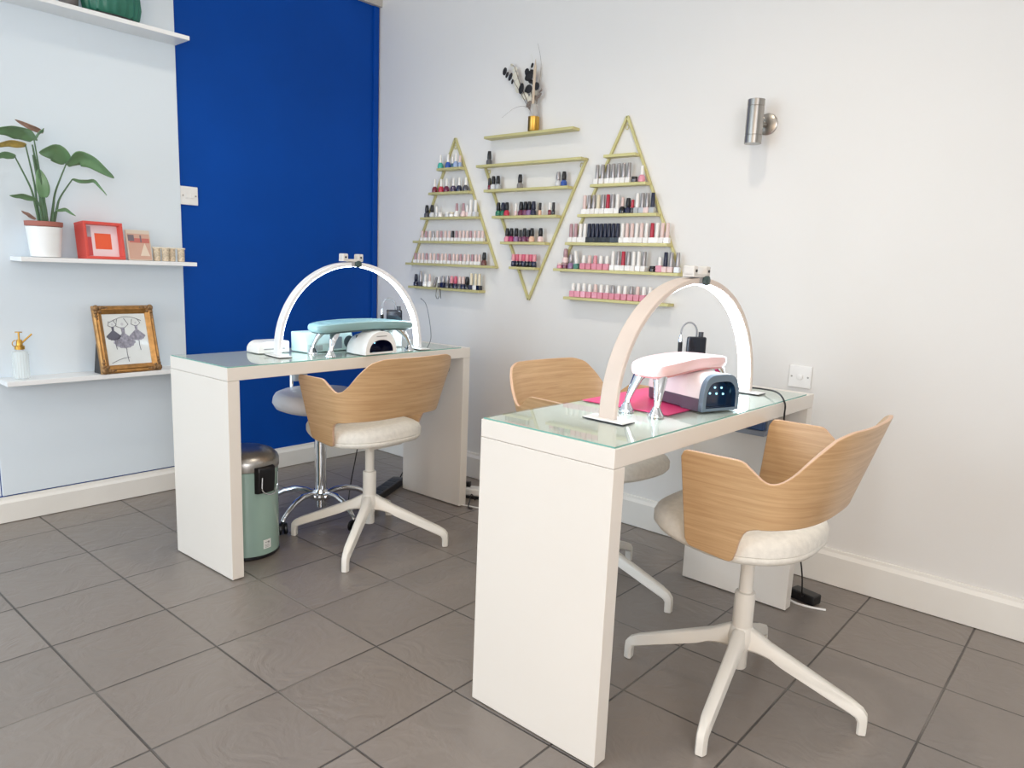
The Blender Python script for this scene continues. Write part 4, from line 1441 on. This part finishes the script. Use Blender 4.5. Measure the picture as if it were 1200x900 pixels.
R4 = [(x, 'tall', 'mauve', 'white') for x in (1.464, 1.490)] + [(x, 'tall', 'white', 'white') for x in (1.518, 1.543)] + \
     [(x, 'tall', 'navy', 'black') for x in (1.566, 1.588, 1.610, 1.632, 1.654, 1.676, 1.698, 1.720)] + \
     [(x, 'tall', c, 'white') for x, c in ((1.745, 'white'), (1.769, 'palepink'), (1.794, 'palepink'), (1.819, 'white'), (1.844, 'palepink'), (1.869, 'white'), (1.895, 'red'), (1.920, 'white'), (1.945, 'palepink'), (1.969, 'palepink'))]
put('R4', 1.285, R4)
put('R5', 1.163, [(1.408, 'jar', 'palepink', 'pink'), (1.437, 'jar', 'mauve', 'maroon'), (1.437, 'opi', 'mauve', 'palepink'), (1.472, 'opi', 'silver', 'mauve'), (1.508, 'tall', 'white', 'sage', -.16),
                  (1.545, 'square', 'white', 'pink'), (1.577, 'square', 'palepink', 'pink'), (1.609, 'square', 'pink', 'rose' if 0 else 'pink'), (1.641, 'square', 'white', 'pink'), (1.673, 'square', 'white', 'pink'),
                  (1.706, 'tall', 'white', 'white'), (1.733, 'tall', 'silver', 'white'), (1.760, 'tall', 'red', 'white'), (1.787, 'tall', 'silver', 'white'), (1.813, 'tall', 'white', 'white'), (1.839, 'tall', 'white', 'white'), (1.866, 'tall', 'silver', 'white'),
                  (1.910, 'jar', 'black', 'black'), (1.944, 'square', 'white', 'pink'), (1.972, 'tall', 'navy', 'palepink'), (1.998, 'tall', 'silver', 'palepink'), (2.030, 'tall', 'silver', 'clear')])
# lift the one bottle that stands on a jar in the pile at the left end of the bottom right shelf
for o in list(COL.objects):
    if o.get('label', '') == 'pale pink bottle with mauve cap on the bottom shelf of the right triangle':
        o.location.z += .0262
put('R6', 1.033, [(x, 'square', c, 'pink') for x, c in zip((1.492, 1.524, 1.556, 1.588, 1.620, 1.652, 1.684, 1.716, 1.748, 1.780, 1.812, 1.844, 1.876, 1.908, 1.945), ('white', 'white', 'white', 'white', 'palepink', 'white', 'white', 'silver', 'white', 'white', 'silver', 'palepink', 'white', 'white', 'white'))])

# acrylic rack strips and a small hanging clipper on the lower left ledge
t = thing('nail_clipper', 'small steel nail clipper hanging from the ledge under the left triangle', 'nail clipper', (.600, -.060, 1.020))
b = MB(); b.tube([(-.012, 0, .010), (-.014, -.004, -.030), (-.006, -.004, -.046), (.008, -.004, -.046), (.016, -.004, -.030), (.006, 0, .010)], .0024, 6)
b.build('lever_loop', STEEL, t, smooth=True)
b = MB(); b.tube([(.020, -.004, .006), (.030, -.006, -.044)], [.003, .002], 6)
b.build('lever', BLACKP, t, smooth=True)

# ------------------------------------------------------------------ dried flowers in a gold pot
t = thing('dried_flower_pot', 'gold pot of dried black and white eucalyptus and grasses on the single ledge', 'flowers', (1.206, -.032, 1.804))
b = MB(); b.lathe([(.026, .001), (.0275, .003), (.0275, .068), (.0255, .068), (.0245, .010), (0, .008)], 32, cap=False)
b.build('gold_pot', GOLD, t, smooth=True)
b = MB(); b.lathe([(.020, .060), (.022, .085), (.019, .115), (.017, .125)], 20)
b.build('stem_wrap', mat('clear_wrap', (226, 222, 216), 0.2, alpha=0.45), t, smooth=True)
DB = mat('dried_black', (24, 24, 28), 0.7)
DW = mat('dried_cream', (214, 210, 194), 0.8, noise=0.1)
DT = mat('dried_taupe', (120, 108, 100), 0.8)
ox, oz = 1.206, 1.804


def F(x, z, y=0.0): return Vector((x - ox, y, z - oz))


def spray(pts, r, m):
    q = catmull([F(*p) for p in pts], 8)
    bb = MB(); bb.tube(q, [r * (1 - .6 * i / (len(q) - 1)) for i in range(len(q))], 6)
    bb.build('stalk', m, t, smooth=True)


def petal(x, z, rx, rz, m, rot=0.0, y=0.0):
    bb = MB()
    pts = [(rx * math.cos(2 * PI * i / 14), rz * math.sin(2 * PI * i / 14)) for i in range(14)]
    rm = Matrix.Rotation(rot, 4, 'Y')
    o_ = F(x, z, y)
    bb.sweep([[rm @ Vector((p[0] * s, yy, p[1] * s)) + o_ for p in pts] for yy, s in ((-.0035, .6), (-.001, 1.0), (.001, 1.0), (.003, .6))])
    bb.build('dried_leaf', m, t, smooth=True)


spray([(1.200, 1.87), (1.150, 1.965), (1.110, 2.035), (1.070, 2.115), (1.045, 2.130)], .0024, DT)
spray([(1.205, 1.87), (1.120, 1.985), (1.060, 2.060), (1.008, 2.108)], .0018, DT)
spray([(1.205, 1.87), (1.185, 1.98), (1.165, 2.06), (1.182, 2.115)], .0018, DB)
spray([(1.210, 1.87), (1.225, 1.95), (1.246, 2.0)], .0016, DT)
spray([(1.210, 1.87), (1.230, 2.02), (1.236, 2.11), (1.212, 2.200)], .0012, DT)
spray([(1.208, 1.87), (1.205, 2.00), (1.190, 2.10), (1.172, 2.160)], .0012, DW)
spray([(1.212, 1.87), (1.215, 1.98), (1.240, 2.06), (1.250, 2.110)], .0010, DW)
spray([(1.205, 1.885), (1.150, 1.925), (1.080, 1.925), (1.000, 1.888)], .0010, DT)
for x, z, rx, rz, rot, y in ((1.008, 2.104, .010, .016, .3, 0), (1.024, 2.086, .006, .013, .5, 0), (1.046, 2.074, .008, .017, .5, 0), (1.060, 2.050, .005, .010, .3, 0), (1.128, 2.008, .012, .022, .2, -.01),
                             (1.152, 2.000, .007, .010, .9, 0), (1.150, 2.086, .010, .012, .6, 0), (1.165, 2.072, .016, .012, .3, -.008), (1.172, 2.054, .020, .015, -.2, -.01), (1.158, 2.058, .014, .012, .4, 0),
                             (1.186, 2.076, .012, .010, .8, -.004), (1.178, 2.036, .014, .008, .3, 0), (1.176, 2.000, .017, .017, 0, -.012), (1.218, 2.008, .016, .016, 0, -.008), (1.182, 2.108, .006, .010, .4, 0), (1.192, 2.030, .009, .009, 0, 0)):
    petal(x, z, rx * 1.25, rz * 1.15, DB, rot, y)
for x, z, rx, rz in ((1.070, 2.105, .013, .010), (1.050, 2.128, .009, .006), (1.075, 2.075, .016, .016), (1.088, 2.040, .017, .017), (1.098, 2.015, .018, .018), (1.140, 1.975, .020, .014), (1.190, 1.975, .014, .016), (1.168, 1.955, .012, .014)):
    petal(x, z, rx * 1.2, rz * 1.2, DW, .3, .004)
for x, z, rx, rz, rot in ((1.170, 1.935, .010, .018, .8), (1.232, 1.965, .018, .007, -.6), (1.186, 1.930, .009, .018, .2), (1.215, 1.955, .008, .016, -.4), (1.240, 1.985, .012, .004, -.6)):
    petal(x, z, rx, rz, DT, rot)
b = MB()
b.prism([(-.006, 0), (.008, 0), (.012, .16), (.006, .20), (-.004, .15)], lambda p, k: F(1.204 + p[0], 1.93 + p[1], -.012 + .004 * k))
b.build('pampas_blade', mat('dried_beige', (206, 188, 166), 0.8), t, bevel=0.001)

# ------------------------------------------------------------------ ceiling fittings outside the view
for x, y, w in DL:
    b = MB(); b.lathe([(.050, RZ - .002), (.050, RZ - .010), (.036, RZ - .012), (.034, RZ - .002)], 24, (x, y, 0))
    tag(b.build('ceiling_downlight', WPLAST, smooth=True), 'round white downlight recessed in the ceiling', 'ceiling light', 'ceiling downlights')
